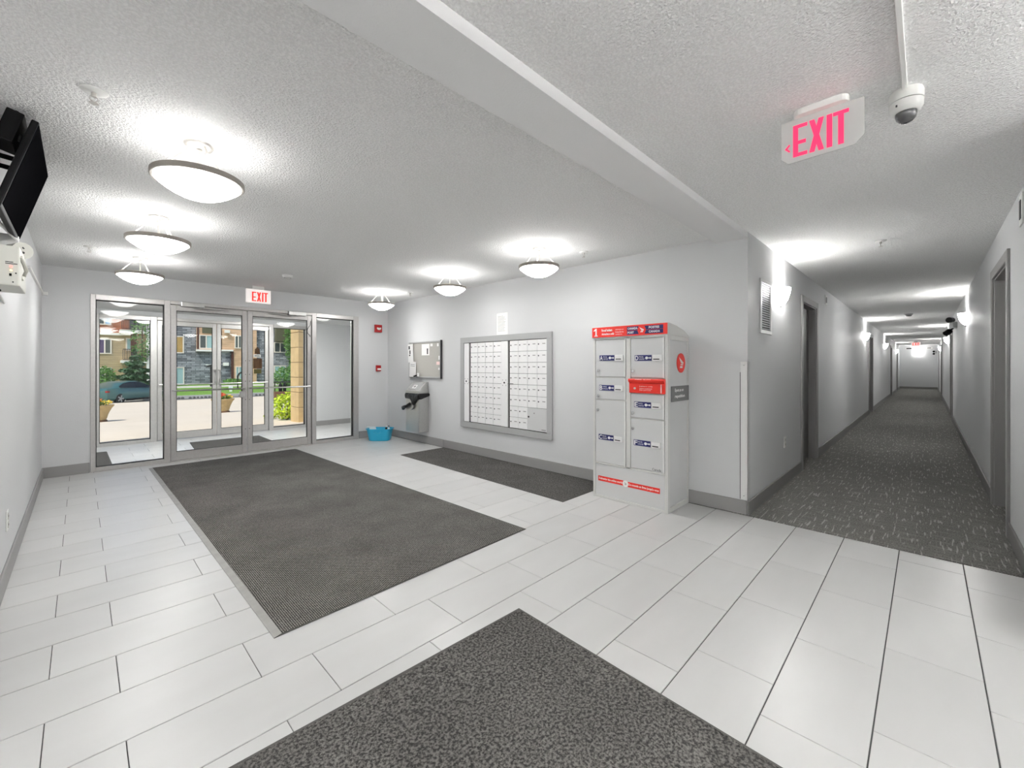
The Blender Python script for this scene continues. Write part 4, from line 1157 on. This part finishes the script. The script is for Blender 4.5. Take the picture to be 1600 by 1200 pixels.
# raceway on the left wall to the corner
rc = thing('wall_raceway', 'thin white raceway on the left wall ending at the far corner', 'raceway', (-.31, 6.2, 2.09))
k = MB(); k.box(5.32, 7.13, 2.085, 2.107, 0, .016, F_left(XL)); k.obj('channel', 'white', rc)
k = MB(); k.box(XL, -.262, 2.075, 2.11, 0, .03, FI); k.obj('end_box', 'white', rc, bevel=.003, seg=1)
def outlet(F, a, b_, label):
    p = F.p(a, b_); t = thing('wall_outlet', label, 'outlet', p, 0, 'wall outlets')
    box(a - .036, a + .036, b_ - .06, b_ + .06, 0, .006, F).obj('cover_plate', 'white', t, bevel=.002, seg=1)
    k = MB(); k.box(a - .017, a + .017, b_ - .042, b_ - .008, .006, .009, F); k.box(a - .017, a + .017, b_ + .008, b_ + .042, .006, .009, F); k.obj('socket', 'offwhite', t)
    k = MB()
    for q in (-.025, .025):
        for u in (-.007, .007): k.box(a + u - .0015, a + u + .0015, b_ + q - .005, b_ + q + .006, .009, .0095, F)
    k.obj('slot', 'black', t)
outlet(F_left(XL), 3.903, .355, 'white outlet seen edge on low on the left wall')
outlet(F_south(YC), 5.30, .455, 'white outlet low on the corridor wall below the sconce')

# ================================================================== CORNER GUARD, VENT, PLATES
t = thing('corner_guard', 'white corner guard strip screwed to the edge of the corridor wall', 'corner guard', (XM, YC, .125))
k = MB(); k.box(XM - .004, XM - .0005, YC - .004, YC + .055, .128, 1.31); k.box(XM - .004, XM + .03, YC - .004, YC - .0005, .128, 1.31); k.obj('angle_strip', 'enamel', t)
k = MB(); k.box(XM - .005, XM - .0003, YC + .055, YC + .060, .128, 1.22); k.box(XM + .03, XM + .034, YC - .005, YC - .0003, .128, 1.31); k.obj('edge_seal', 'frame_dark', t)
k = MB()
for z in (.16, 1.28): k.disc(-(YC + .028), z, .005, .004, .006, F_mail(XM), 10)
k.obj('screw', 'chrome', t)
FV = F_south(YC)
t = thing('wall_vent', 'white louvred return air grille on the corridor wall', 'vent', (4.54, YC, 1.58))
f = MB(); f.box(4.345, 4.728, 1.575, 1.61, 0, .012, FV); f.box(4.345, 4.728, 2.045, 2.08, 0, .012, FV); f.box(4.345, 4.385, 1.61, 2.045, 0, .012, FV); f.box(4.688, 4.728, 1.61, 2.045, 0, .012, FV)
f.obj('frame', 'enamel', t, bevel=.003, seg=1)
box(4.385, 4.688, 1.61, 2.045, 0, .001, FV).obj('backing', 'black', t)
sl0 = None
for i in range(20):
    z = 1.618 + i * .0214
    k = MB(); k.prism([(.0015, z), (.003, z - .002), (.012, z + .006), (.0105, z + .008)], 0, .303, Fr((4.385, YC, 0), (0, -1, 0)))
    if sl0 is None: sl0 = MB().prism([(.0015, 0), (.0035, -.001), (.008, .009), (.006, .010)], -.303, 0, Fr((0, 0, 0), (0, -1, 0))).obj('slat', 'enamel', t, world=False); o = sl0
    else: o = sl0.copy(); C.objects.link(o); o.parent = t
    o.location = Vector((4.385, YC, z)) - t.location
def plate(F, a, b_, w, h, label, dark=(.3, .7, .2, .8), m='white'):
    t = thing('wall_plate', label, 'sign', F.p(a, b_))
    box(a - w / 2, a + w / 2, b_ - h / 2, b_ + h / 2, 0, .008, F).obj('plate', m, t, bevel=.002, seg=1)
    box(a - w / 2 + dark[0] * w, a - w / 2 + dark[1] * w, b_ - h / 2 + dark[2] * h, b_ - h / 2 + dark[3] * h, .008, .012, F).obj('grille', 'frame_dark', t)
plate(F_south(YC), 7.9, 2.27, .17, .14, 'small white plate with a dark centre high beyond the first corridor door')
plate(F_north(YR), -4.24, 2.28, .12, .20, 'white plate with a dark centre high beside the nearest right corridor door')
FEn = Fr((XEND, 0, 0), (0, -1, 0))
plate(FEn, -.70, 2.25, .26, .10, 'dark sign plate left of the exit sign on the end wall', (.08, .92, .15, .85))
plate(FEn, .10, 2.25, .26, .10, 'paler sign plate right of the exit sign on the end wall', (.2, .8, .35, .7))
# emergency heads on the right corridor wall
FR = F_north(YR)
t = thing('corridor_emergency_light', 'dark twin head emergency light on the right corridor wall', 'emergency light', (12.4, YR, 2.0))
box(-12.55, -12.25, 2.04, 2.16, 0, .07, FR).obj('housing', 'frame_grey', t, bevel=.006)
k = MB(); k.tube([(12.4, YR + .05, 2.04), (12.4, YR + .09, 2.01)], .015); k.tube([(12.42, YR + .10, 1.99), (12.36, YR + .16, 1.93)], .05, 14, r1=.055); k.obj('lamp_head', 'black', t)
k = MB(); k.tube([(12.3, YR + .05, 2.16), (12.3, YR + .08, 2.19)], .015); k.tube([(12.32, YR + .07, 2.20), (12.24, YR + .12, 2.20)], .05, 14, r1=.055); k.obj('lamp_head', 'frame_dark', t)
t = thing('corridor_emergency_light', 'tiny dark twin head light at the far right corridor corner', 'emergency light', (XEND, -.3, 2.0))
box(.25, .40, 1.95, 2.10, 0, .06, FEn).obj('housing', 'frame_grey', t)
k = MB()
for z in (1.93, 2.06): k.disc(.28, z, .05, .06, .12, FEn, 12)
k.obj('lamp_head', 'black', t)

# ================================================================== DECALS ON THE INNER RIGHT DOOR GLASS
FDc = F_south(YG + .033)
def decal(name, poly, m, label, extra=None):
    t = thing(name, label, 'sticker', FDc.p(*poly[0]))
    k = MB(); k.prism(poly, 0, .0006, FDc); k.obj('sticker_face', m, t)
    if extra:
        k = MB()
        for q in extra: k.box(*q, .0006, .001, FDc)
        k.obj('print', 'print_dark', t)
def rect(a, b_, c, d): return [(a, b_), (c, b_), (c, d), (a, d)]
decal('door_sticker', [(1.815, 1.455), (1.888, 1.455), (1.882, 1.525), (1.862, 1.545), (1.852, 1.568), (1.842, 1.545), (1.82, 1.525)], 'brownprint', 'topmost brown bell shaped sticker on the right glass door')
decal('door_sticker', rect(1.800, 1.402, 1.898, 1.447), 'paper', 'small white sticker with a black bar on the right glass door', [(1.815, 1.882, 1.420, 1.430)])
decal('door_sticker', rect(1.797, 1.235, 1.915, 1.385), 'brownprint', 'large brown square sticker on the right glass door')
decal('door_sticker', rect(1.806, 1.160, 1.906, 1.226), 'oliveprint', 'lowest olive sticker on the right glass door')

# ================================================================== OUTDOORS
def gz(y):
    if y < 9.42: return -.02
    if y < 40.6: return -.02 - .0386 * (y - 9.42)
    return -1.224
def slab(name, x0, x1, ys, m, zf=gz, th=.2, dz=0.0):
    b = MB(); vs = []
    for y in ys:
        z = zf(y) + dz; vs += [(x0, y, z), (x1, y, z), (x0, y, z - th), (x1, y, z - th)]
    fs = []
    for i in range(len(ys) - 1):
        a = i * 4; c = a + 4
        fs += [(a, a + 1, c + 1, c), (a + 2, c + 2, c + 3, a + 3), (a, c, c + 2, a + 2), (a + 1, a + 3, c + 3, c + 1)]
    fs += [(0, 2, 3, 1), (len(vs) - 4, len(vs) - 3, len(vs) - 1, len(vs) - 2)]
    b.add(vs, fs); return struct(b.obj(name, m))
slab('driveway', -30, 40, [9.42, 20, 36.8], 'concrete')
slab('parking_lane', -40, 60, [36.8, 40.6], 'asphalt', dz=-.01)
lz = lambda y: -1.02 + (y - 40.9) * .066 if y < 50 else -.42
slab('lawn', -40, 60, [40.9, 44, 46.4], 'grass', lz)
slab('walkway', -40, 60, [46.4, 47.9], 'curb', lz, dz=.01)
slab('lawn', -40, 60, [47.9, 50.2], 'grass', lz)
struct(box(-40, 60, 40.6, 40.9, -1.4, -1.0).obj('curb_strip', 'curb'))
# far building, two volumes
YB = 50.0
def bx(x, Y=YB): return at_y(x, 572, Y).x
def bz(x, y, Y=YB): return at_y(x, y, Y).z
FBd = F_south(YB)
def pane_window(parent, x0, x1, y0, y1, F, Y, gm, mull=True, frame='winframe', fr=.09, gm2=None):
    a, c = bx(x0, Y), bx(x1, Y); xm = (x0 + x1) / 2
    z1, z0 = bz(xm, y0, Y), bz(xm, y1, Y)
    w = MB(); w.box(a, a + fr, z0, z1, -.02, .06, F); w.box(c - fr, c, z0, z1, -.02, .06, F); w.box(a + fr, c - fr, z0, z0 + fr, -.02, .06, F); w.box(a + fr, c - fr, z1 - fr, z1, -.02, .06, F)
    if mull: m_ = (a + c) / 2; w.box(m_ - fr * .5, m_ + fr * .5, z0 + fr, z1 - fr, -.02, .06, F)
    o = w.obj('window', frame, parent)
    if mull:
        box(a + fr, m_ - fr * .5, z0 + fr, z1 - fr, 0, .02, F).obj('pane', gm, o); box(m_ + fr * .5, c - fr, z0 + fr, z1 - fr, 0, .02, F).obj('pane', gm2 or gm, o)
    else: box(a + fr, c - fr, z0 + fr, z1 - fr, 0, .02, F).obj('pane', gm, o)
    return o
bA = thing('apartment_building', 'brown and tan sided apartment house behind the parked car', 'building', (2.2, YB + 2, -.5))
xA0, xA1 = -9.0, bx(241)
zsp = bz(170, 522)
box(xA0, xA1, YB, YB + 8, -1.2, zsp).obj('lower_wall', 'tan_siding', bA)
box(xA0, xA1, YB, YB + 8, zsp, 9.5).obj('upper_wall', 'brown_siding', bA)
box(xA0, bx(214), zsp - .08, zsp + .12, 0, .12, FBd).obj('belt_board', 'trimwhite', bA)
pane_window(bA, 152.5, 174, 492, 507.5, FBd, YB, 'winglass', gm2='winglass_blue')
pane_window(bA, 152.5, 174.5, 529, 553, FBd, YB, 'curtain', gm2='winglass')
pane_window(bA, 152.5, 175, 574, 598, FBd, YB, 'winglass')
pane_window(bA, 196.5, 206, 528, 548, FBd, YB, 'winglass_pale', mull=False)
YBal = YB - 1.4; FBl = F_south(YBal)
for k_, (ys, yt, yslab, xa, xb) in enumerate(((515.5, 495, 520.5, 190.5, 230.5), (563, 545.5, 567, 192, 231))):
    a, c = bx(xa, YBal), bx(xb, YBal); z0, z1 = bz(210, ys, YBal), bz(210, yt, YBal); zb = bz(210, yslab, YBal)
    s = box(a - .1, c + .1, YBal, YB, zb, z0).obj('balcony', 'trimwhite', bA)
    rr = MB(); rr.box(a, c, z1 - .06, z1, 0, .05, FBl); rr.box(a, c, z0 + .05, z0 + .1, 0, .05, FBl)
    n = 16
    for i in range(n + 1): u = a + (c - a) * i / n; rr.box(u - .02, u + .02, z0 + .1, z1 - .06, .01, .04, FBl)
    rr.obj('railing', 'rail', s)
a = bx(204.5, YBal); k = box(a, a + .38, YBal + .05, YBal + .4, -1.1, bz(205, 520, YBal)).obj('balcony_post', 'woodbrown', bA)
a = bx(228, YBal); k = box(a + .05, a + .3, YBal + .05, YBal + .3, -1.1, 9).obj('balcony_post', 'trimwhite', bA)
box(bx(202), bx(231), YB - .02, YB - .001, zsp + .15, 7).obj('patio_door', 'winglass', bA)

bB = thing('apartment_building', 'grey stone apartment house with peach siding beyond the glass doors', 'building', (10, YB + 2, -.5))
box(xA1 + .01, 19.0, YB + .0, YB + 8, -1.2, 9.5).obj('stone_wall', 'stone', bB)
def panel(x0, x1, y0, y1, d0, d1, m, name):
    xm = (x0 + x1) / 2
    return box(bx(x0), bx(x1), bz(xm, y1), bz(xm, y0), d0, d1, FBd).obj(name, m, bB)
panel(307, 346, 470, 546.5, 0, .25, 'peach_siding', 'bay')
panel(307, 309.8, 470, 546.5, .25, .32, 'woodbrown', 'corner_board')
panel(306, 333, 546.2, 549.2, .0, .5, 'trimwhite', 'sill')
F2 = F_south(YB - .25)
panel(315, 331.5, 508.5, 521, .25, .32, 'olive', 'spandrel')
pane_window(bB, 311, 333, 523.5, 545, F2, YB - .25, 'winglass', gm2='winglass_pale')
pane_window(bB, 274, 287.5, 525, 552, FBd, YB, 'winglass_amber_refl', mull=False, fr=.10)
pane_window(bB, 274, 288, 573.5, 601, FBd, YB, 'winglass_pale', mull=False, fr=.10)
panel(345, 380.5, 460, 548, 0, .25, 'peach_siding', 'bay'); panel(345, 363, 546.5, 549, .25, .4, 'trimwhite', 'sill')
panel(361, 364, 549, 602, 0, .3, 'woodbrown', 'corner_board'); panel(363.5, 400, 548, 604, 0, .25, 'peach_siding', 'bay'); panel(380, 400, 460, 548, 0, .25, 'peach_siding', 'bay')
pane_window(bB, 366.5, 378, 524, 544.5, F2, YB - .25, 'winglass'); pane_window(bB, 368, 378.5, 572.5, 593, F2, YB - .25, 'winglass_pale')
panel(349.5, 357.5, 516, 520.5, .25, .5, 'trimwhite', 'wall_light'); panel(348.5, 356.5, 566.5, 571.5, 0, .3, 'trimwhite', 'wall_light')
panel(429, 453.5, 505, 534, 0, .6, 'olive', 'bay_soffit')
pane_window(bB, 428, 447, 535, 551, FBd, YB, 'winglass'); pane_window(bB, 428, 447, 571, 592, FBd, YB, 'winglass_pale')
panel(262, 345, 600, 603, 0, .3, 'frame_dark', 'base_course'); panel(400, 450, 597, 600, 0, .3, 'frame_dark', 'base_course')

# ---- car (parked, seen from its right side, nose to the right)
def car():
    rear, front = Vector((1.12, 37.45)), Vector((3.07, 39.45))
    hd_ = math.atan2((front - rear).y, (front - rear).x); ctr = (rear + front) / 2
    t = thing('car', 'dark teal sedan parked beyond the left glass pane', 'car', (ctr.x, ctr.y, gz(38.3) - .01), hd_)
    # stations along x: (x, half width, z bottom, z belt, z roof, roof half width)
    ST = [(-2.30, .62, .42, .86, .86, .5), (-2.18, .80, .26, .97, .98, .62), (-1.75, .90, .22, 1.0, 1.04, .68), (-1.15, .92, .20, .98, 1.30, .60), (-.55, .92, .19, .95, 1.42, .60),
          (.10, .92, .19, .93, 1.43, .60), (.65, .92, .19, .91, 1.28, .60), (1.15, .91, .20, .90, 1.0, .66), (1.75, .88, .22, .82, .86, .66), (2.15, .78, .24, .72, .76, .55), (2.32, .55, .36, .62, .62, .4)]
    def sec(s):
        x, w, zb, zt, zr, rw = s
        half = [(0, zb), (w * .85, zb), (w, zb + .12), (w * 1.0, (zb + zt) / 2), (w * .96, zt), (rw + (w * .96 - rw) * .35, zt + (zr - zt) * .7), (rw, zr - .015 if zr - zt > .1 else zr), (0, zr + .01)]
        pts = [(x, -y, z) for y, z in half] + [(x, y, z) for y, z in half[-2:0:-1]]
        return pts
    b = MB(); secs = [sec(s) for s in ST]; n = len(secs[0]); vs = [p for q in secs for p in q]; fs = []
    for i in range(len(secs) - 1):
        for j in range(n): fs.append((i * n + j, i * n + (j + 1) % n, (i + 1) * n + (j + 1) % n, (i + 1) * n + j))
    fs += [tuple(range(n)), tuple(range((len(secs) - 1) * n, len(secs) * n))[::-1]]
    b.add(vs, fs, True); body = b.obj('body', 'carpaint', t, world=False)
    # side windows and screens, standing a little proud
    for s in (-1, 1):
        g = MB()
        for (xa, xb, za, zb_, zc, zd) in ((-1.32, -.42, 1.00, 1.10, 1.345, .975), (-.36, .86, .975, 1.36, 1.12, .93)):
            pass
        P = [(-1.45, 1.02, 1.12), (-1.0, 1.0, 1.30), (-.42, .98, 1.375), (-.40, .975, 1.375), (.2, .96, 1.37), (.62, .945, 1.22), (.98, .935, 1.02)]
        lo = [(x, s * (.915), z0 + .01) for x, z0, z1 in P]; hi = [(x, s * (.915 - (z1 - z0) * .66), z1) for x, z0, z1 in P]
        nn = len(P)
        g.add(lo + hi, [(i, i + 1, nn + i + 1, nn + i) for i in range(nn - 1)], True)
        g.obj('side_window', 'carglass', t, world=False)
        m = MB(); m.box(-.41, -.36, s * .70 - .2 * (s < 0), s * .70 + .2 * (s > 0), .97, 1.38); 
        k = MB(); k.lathe([(0, -.06), (.05, -.04), (.06, .02), (0, .06)], c=(.78, s * 1.0, 1.0), n=12); k.obj('mirror', 'carpaint', t, world=False)
        for xd in (-.75, .25):
            k = MB(); k.tube([(xd - .08, s * .93, .82), (xd + .08, s * .93, .82)], .014, 6); k.obj('door_handle', 'chrome', t, world=False)
        k = MB(); k.box(-2.25, -2.1, s * .78 - .1, s * .78 + .05, .76, .86); k.obj('tail_light', 'taillight', t, world=False)
        k = MB(); k.box(1.95, 2.22, s * .70 - .1, s * .70 + .09, .60, .70); k.obj('headlight', 'white', t, world=False)
        k = MB(); k.box(-.95, 1.0, s * .90 - .03, s * .90 + .03, .17, .26); k.obj('sill', 'black', t, world=False)
    for xw in (-1.38, 1.40):
        for s in (-1, 1):
            Fw = Fr((xw, s * .80, .325), (1, 0, 0), (0, 0, 1))
            k = MB(); k.disc(0, 0, .325, -.11, .115, Fw, 28); w = k.obj('wheel', 'tyre', t, bevel=.02, world=False)
            k = MB(); c0_, c1_ = (.115, .124) if s < 0 else (-.12, -.11)
            for q in range(5):
                a = 2 * PI * q / 5
                k.prism([(.04 * math.cos(a + 1.2), .04 * math.sin(a + 1.2)), (.22 * math.cos(a + .22), .22 * math.sin(a + .22)), (.22 * math.cos(a - .22), .22 * math.sin(a - .22)), (.04 * math.cos(a - 1.2), .04 * math.sin(a - 1.2))], c0_, c1_, Fw)
            k.disc(0, 0, .05, c0_, c1_ + .001, Fw, 12)
            k.lathe([(.21, -.004), (.24, -.004), (.24, .004), (.21, .004)], n=24, closed=True) if False else None
            k.obj('rim', 'rimmetal', w, world=False)
    return t
car()

# ---- planters
def leaf_cloud(mb, c, rx, ry, rz, n, size, seed, shape='ball'):
    R = random.Random(seed)
    for _ in range(n):
        while True:
            p = Vector((R.uniform(-1, 1), R.uniform(-1, 1), R.uniform(-1, 1)))
            if shape == 'cone':
                h = (p.z + 1) / 2
                if math.hypot(p.x, p.y) < (1 - h) * (.75 + .25 * math.cos(h * 40)) + .03: break
            elif p.length < 1 and p.length > R.random() * .8: break
        q = Vector((c[0] + p.x * rx, c[1] + p.y * ry, c[2] + p.z * rz))
        a = Vector((R.uniform(-1, 1), R.uniform(-1, 1), R.uniform(-.6, .6))).normalized()
        b_ = a.cross(Vector((R.uniform(-1, 1), R.uniform(-1, 1), R.uniform(-1, 1)))).normalized()
        s = size * R.uniform(.6, 1.3)
        mb.add([q - a * s * .6, q + b_ * s * .32 , q + a * s * .6, q - b_ * s * .32], [(0, 1, 2, 3)])
def planter(x, y, label, seed):
    z = gz(y)
    t = thing('planter', label, 'planter', (x, y, z), 0, 'planters at the drive')
    MB().lathe([(0, .05), (.17, .05), (.19, .10), (.22, .22), (.29, .38), (.34, .44), (.34, .475), (.30, .475), (.28, .44), (0, .42)], n=26).obj('pot', 'potstone', t, world=False)
    MB().lathe([(0, 0), (.20, 0), (.20, .04), (.17, .06), (0, .06)], n=26).obj('foot', 'potbase', t, world=False)
    MB().lathe([(0, .445), (.285, .445), (0, .45)], n=20).obj('soil', 'soil', t, world=False)
    k = MB(); leaf_cloud(k, (0, 0, .52), .26, .26, .09, 160, .07, seed); o = k.obj('foliage', 'leafgreen', t, world=False); o['kind'] = 'stuff'
    k = MB(); leaf_cloud(k, (-.08, 0, .60), .18, .18, .09, 110, .06, seed + 1); o = k.obj('red_flowers', 'flower_red', t, world=False); o['kind'] = 'stuff'
    k = MB(); leaf_cloud(k, (.1, -.05, .55), .2, .2, .07, 90, .055, seed + 2); o = k.obj('yellow_flowers', 'flower_yellow', t, world=False); o['kind'] = 'stuff'
planter(.33, 16.6, 'sandy planter with red flowers behind the left side pane', 11)
planter(3.42, 17.3, 'sandy planter seen between the frames of the outer doors', 21)
# ---- masonry pillar
t = thing('masonry_pillar', 'tan block pillar outside the right of the outer doors', 'pillar', (3.85, 10.9, 0))
ZB = [-.1, .28, .64, 1.0, 1.36, 1.72, 2.08, 2.44, 2.8]
px0, px1, py0, py1 = 3.62, 4.2, 10.67, 11.2
for i in range(len(ZB) - 1):
    box(px0, px1, py0, py1, ZB[i] + .006, ZB[i + 1] - .006).obj('block', 'block', t, bevel=.006, seg=1)
box(px0 + .012, px1 - .012, py0 + .012, py1 - .012, ZB[0], ZB[-1]).obj('core', 'mortar', t)
# ---- shrubs and trees
def shrub(x, y, rx, rz, n, size, m, label, name='shrub', seed=1, stem=True, z=None):
    z = gz(y) if z is None else z
    t = thing(name, label, 'shrub', (x, y, z))
    k = MB(); leaf_cloud(k, (x, y, z + rz), rx, rx, rz, n, size, seed); o = k.obj('foliage', m, t); o['kind'] = 'stuff'
    k = MB()
    R = random.Random(seed)
    for i in range(5): k.tube([(x, y, z - .05), (x + R.uniform(-.5, .5) * rx, y + R.uniform(-.5, .5) * rx, z + rz * 1.2)], .012, 5)
    k.obj('stem', 'bark', t)
shrub(3.72, 11.75, .34, .36, 620, .085, 'lime', 'yellow green shrub beside the tan pillar', seed=5)
shrub(3.52, 12.36, .20, .10, 160, .06, 'lime', 'low yellow green plant in front of the tall shrub', name='low_plant', seed=8)
def tree(x, y, z, h, rx, n, size, m, label, seed, shape='ball', crown0=.0, cat='tree', name='tree'):
    t = thing(name, label, cat, (x, y, z))
    k = MB(); k.tube([(x, y, z - .1), (x, y, z + h * .5), (x + .02, y, z + h * .9)], .10, 8, r1=.03); k.obj('trunk', 'bark', t)
    k = MB(); leaf_cloud(k, (x, y, z + crown0 + (h - crown0) / 2), rx, rx, (h - crown0) / 2, n, size, seed, shape); o = k.obj('crown', m, t); o['kind'] = 'stuff'
YT = 44.0
p = at_y(211, 612, YT); tree(p.x, YT, lz(YT), 3.5, 1.7, 3400, .24, 'conifer', 'dark spruce between the car and the tan siding', 31, 'cone', .2, name='spruce')
p = at_y(222, 600, 47.3); tree(p.x, 47.3, lz(47.3), 6.4, .75, 480, .20, 'leafgreen', 'slim leafy tree in front of the balconies', 33, 'ball', 2.0)
p = at_y(162, 612, 47); shrub(p.x, 47, .8, .95, 800, .18, 'leafgreen', 'green bush under the lower window behind the car', seed=35, z=lz(47))
p = at_y(459, 600, 47.9); tree(p.x, 47.9, lz(47.9), 8.2, .95, 1700, .24, 'leafgreen', 'tall leafy tree left of the tan pillar', 37, 'ball', 1.5)
p = at_y(449, 600, 45.2); shrub(p.x, 45.2, 1.3, 1.0, 1100, .2, 'leafgreen', 'broad green bush below the pale window near the pillar', seed=39, z=lz(45.2))
p = at_y(252, 600, 47); shrub(p.x, 47, .7, .5, 500, .15, 'leafgreen', 'green bush seen between window frame and outer door', seed=41, z=lz(47))
p = at_y(367, 604, 48.6); shrub(p.x, 48.6, 1.1, .28, 500, .14, 'leafgreen', 'low hedge along the peach siding', name='hedge', seed=43, z=lz(48.6))
# ---- street furniture
p = at_y(330, 604, 47.0); t = thing('lamp_post', 'dark lamp post in front of the grey stone wall', 'lamp post', (p.x, 47, lz(47)))
k = MB(); k.tube([(p.x, 47, lz(47)), (p.x, 47, bz(330, 571, 47))], .09, 8); k.obj('pole', 'rail', t)
a = bx(321.5, 47); z = bz(326, 571, 47); k = MB(); k.prism([(a, z - .22), (p.x + .1, z - .1), (p.x + .1, z + .12), (a + .15, z + .02)], -.12, .12, F_south(47)); k.obj('lamp_head', 'rail', t)
k = MB(); k.box(a, a + .45, z + .02, z + .1, -.1, .1, F_south(47)); k.obj('lens', 'trimwhite', t)
p = at_y(371.5, 604, 44); t = thing('pipe_bollard', 'dark bent pipe standing before the peach siding', 'pipe', (p.x, 44, lz(44)))
k = MB(); k.tube([(p.x, 44, lz(44)), (p.x, 44, bz(371, 588, 44)), (p.x + .1, 44, bz(371, 584, 44)), (p.x + .25, 44, bz(371, 582.2, 44)), (bx(380, 44), 44, bz(371, 582, 44))], .075, 8); k.obj('pipe', 'rail', t)
k = MB(); k.lathe([(0, 0), (.14, 0), (.14, .04), (.08, .06), (0, .06)], c=(p.x, 44, lz(44)), n=12); k.obj('base_flange', 'rail', t)
p = at_y(360.5, 613, 42.5); t = thing('post_sign', 'small white post in the grass strip', 'sign', (p.x, 42.5, lz(42.5)))
k = MB(); k.box(p.x - .1, p.x + .1, 42.45, 42.55, lz(42.5), bz(360, 603, 42.5)); k.obj('post', 'trimwhite', t)
a, c = bx(357, 42.5), bx(363.5, 42.5); box(a, c, bz(360, 607, 42.5), bz(360, 603.2, 42.5), 0, .04, F_south(42.45)).obj('sign_face', 'paper', t)
# rocks along the curb
ROCK = [279, 285, 297, 303, 309, 315, 321, 327, 332, 353, 358, 375, 382, 400, 406, 412, 418]
R = random.Random(2)
rk0 = None
for i, xx in enumerate(ROCK):
    p = at_y(xx, 620, 40.4)
    if rk0 is None:
        k = MB(); k.lathe([(0, -.05), (.11, -.05), (.15, .06), (.11, .15), (.05, .19), (0, .19)], n=9, smooth=False)
        rk0 = k.obj('curb_rock', 'rubble'); o = rk0
        for v in rk0.data.vertices: v.co += Vector((R.uniform(-.02, .02), R.uniform(-.02, .02), R.uniform(-.02, .02)))
    else: o = rk0.copy(); C.objects.link(o)
    o.location = (p.x, 40.35, gz(40.3)); o.rotation_euler = (0, 0, R.uniform(0, 6)); s = R.uniform(.62, .78); o.scale = (s, s, s)
    tag(o, 'grey rock in the row edging the far side of the drive', 'rock', 'rocks edging the drive')
# low ledge with dark jackets on a rail, right of the outer doors
YLd = 24.5
a, c = bx(429, YLd), bx(486, YLd)
t = thing('garden_ledge', 'brown stone ledge with a dark rail beyond the right outer pane', 'ledge', ((a + c) / 2, YLd, gz(YLd)))
box(a, c, YLd, YLd + .5, gz(YLd) - .05, bz(450, 611.5, YLd)).obj('ledge_wall', 'potbase', t, bevel=.02)
k = MB(); zt = bz(450, 597, YLd); k.tube([(a, YLd + .3, zt), (c, YLd + .3, zt)], .035, 8)
for u in (a + .1, (a + c) / 2, c - .1): k.tube([(u, YLd + .3, bz(450, 612, YLd)), (u, YLd + .3, zt)], .03, 6)
k.obj('rail', 'rail', t)
for i, (xa, xb, y0, m, lab) in enumerate(((438, 443.8, 596, 'black', 'leftmost black bundle with a pointed top on the garden ledge'), (445, 450, 595.5, 'black', 'second black bundle with a pointed top on the garden ledge'),
                                   (459, 463.5, 596, 'print_dark', 'dark blue grey bundle with a pointed top on the garden ledge'), (465.2, 469, 597.5, 'woodbrown', 'reddish brown bundle on the garden ledge'))):
    x0, x1 = bx(xa, YLd - .1), bx(xb, YLd - .1); zb, zt = bz(450, 611.4, YLd), bz(450, y0, YLd)
    xc, hw, H = (x0 + x1) / 2, (x1 - x0) / 2, zt - zb
    k = MB(); k.lathe([(0, 0), (hw * 1.0, 0), (hw * 1.05, H * .5), (hw * .85, H * .68), (hw * .4, H * .82), (hw * .25, H * .92), (0, H)], c=(xc, YLd + .18, zb), n=14, sy=.8)
    t = thing('dark_bundle', lab, 'bundle', (xc, YLd + .18, zb)); k.obj('cloth', m, t)
    k = MB(); k.lathe([(hw * .3, H * .84), (hw * .42, H * .86), (hw * .3, H * .9)], c=(xc, YLd + .18, zb), n=10, sy=.8); k.obj('tie', 'frame_dark', t)
p = at_y(438, 625, 25.6)
struct(box(bx(428, 25.6), bx(448, 25.6), 25.55, 25.75, gz(25.6) - .05, gz(25.6) + .10).obj('timber_edging', 'potbase')) if False else None
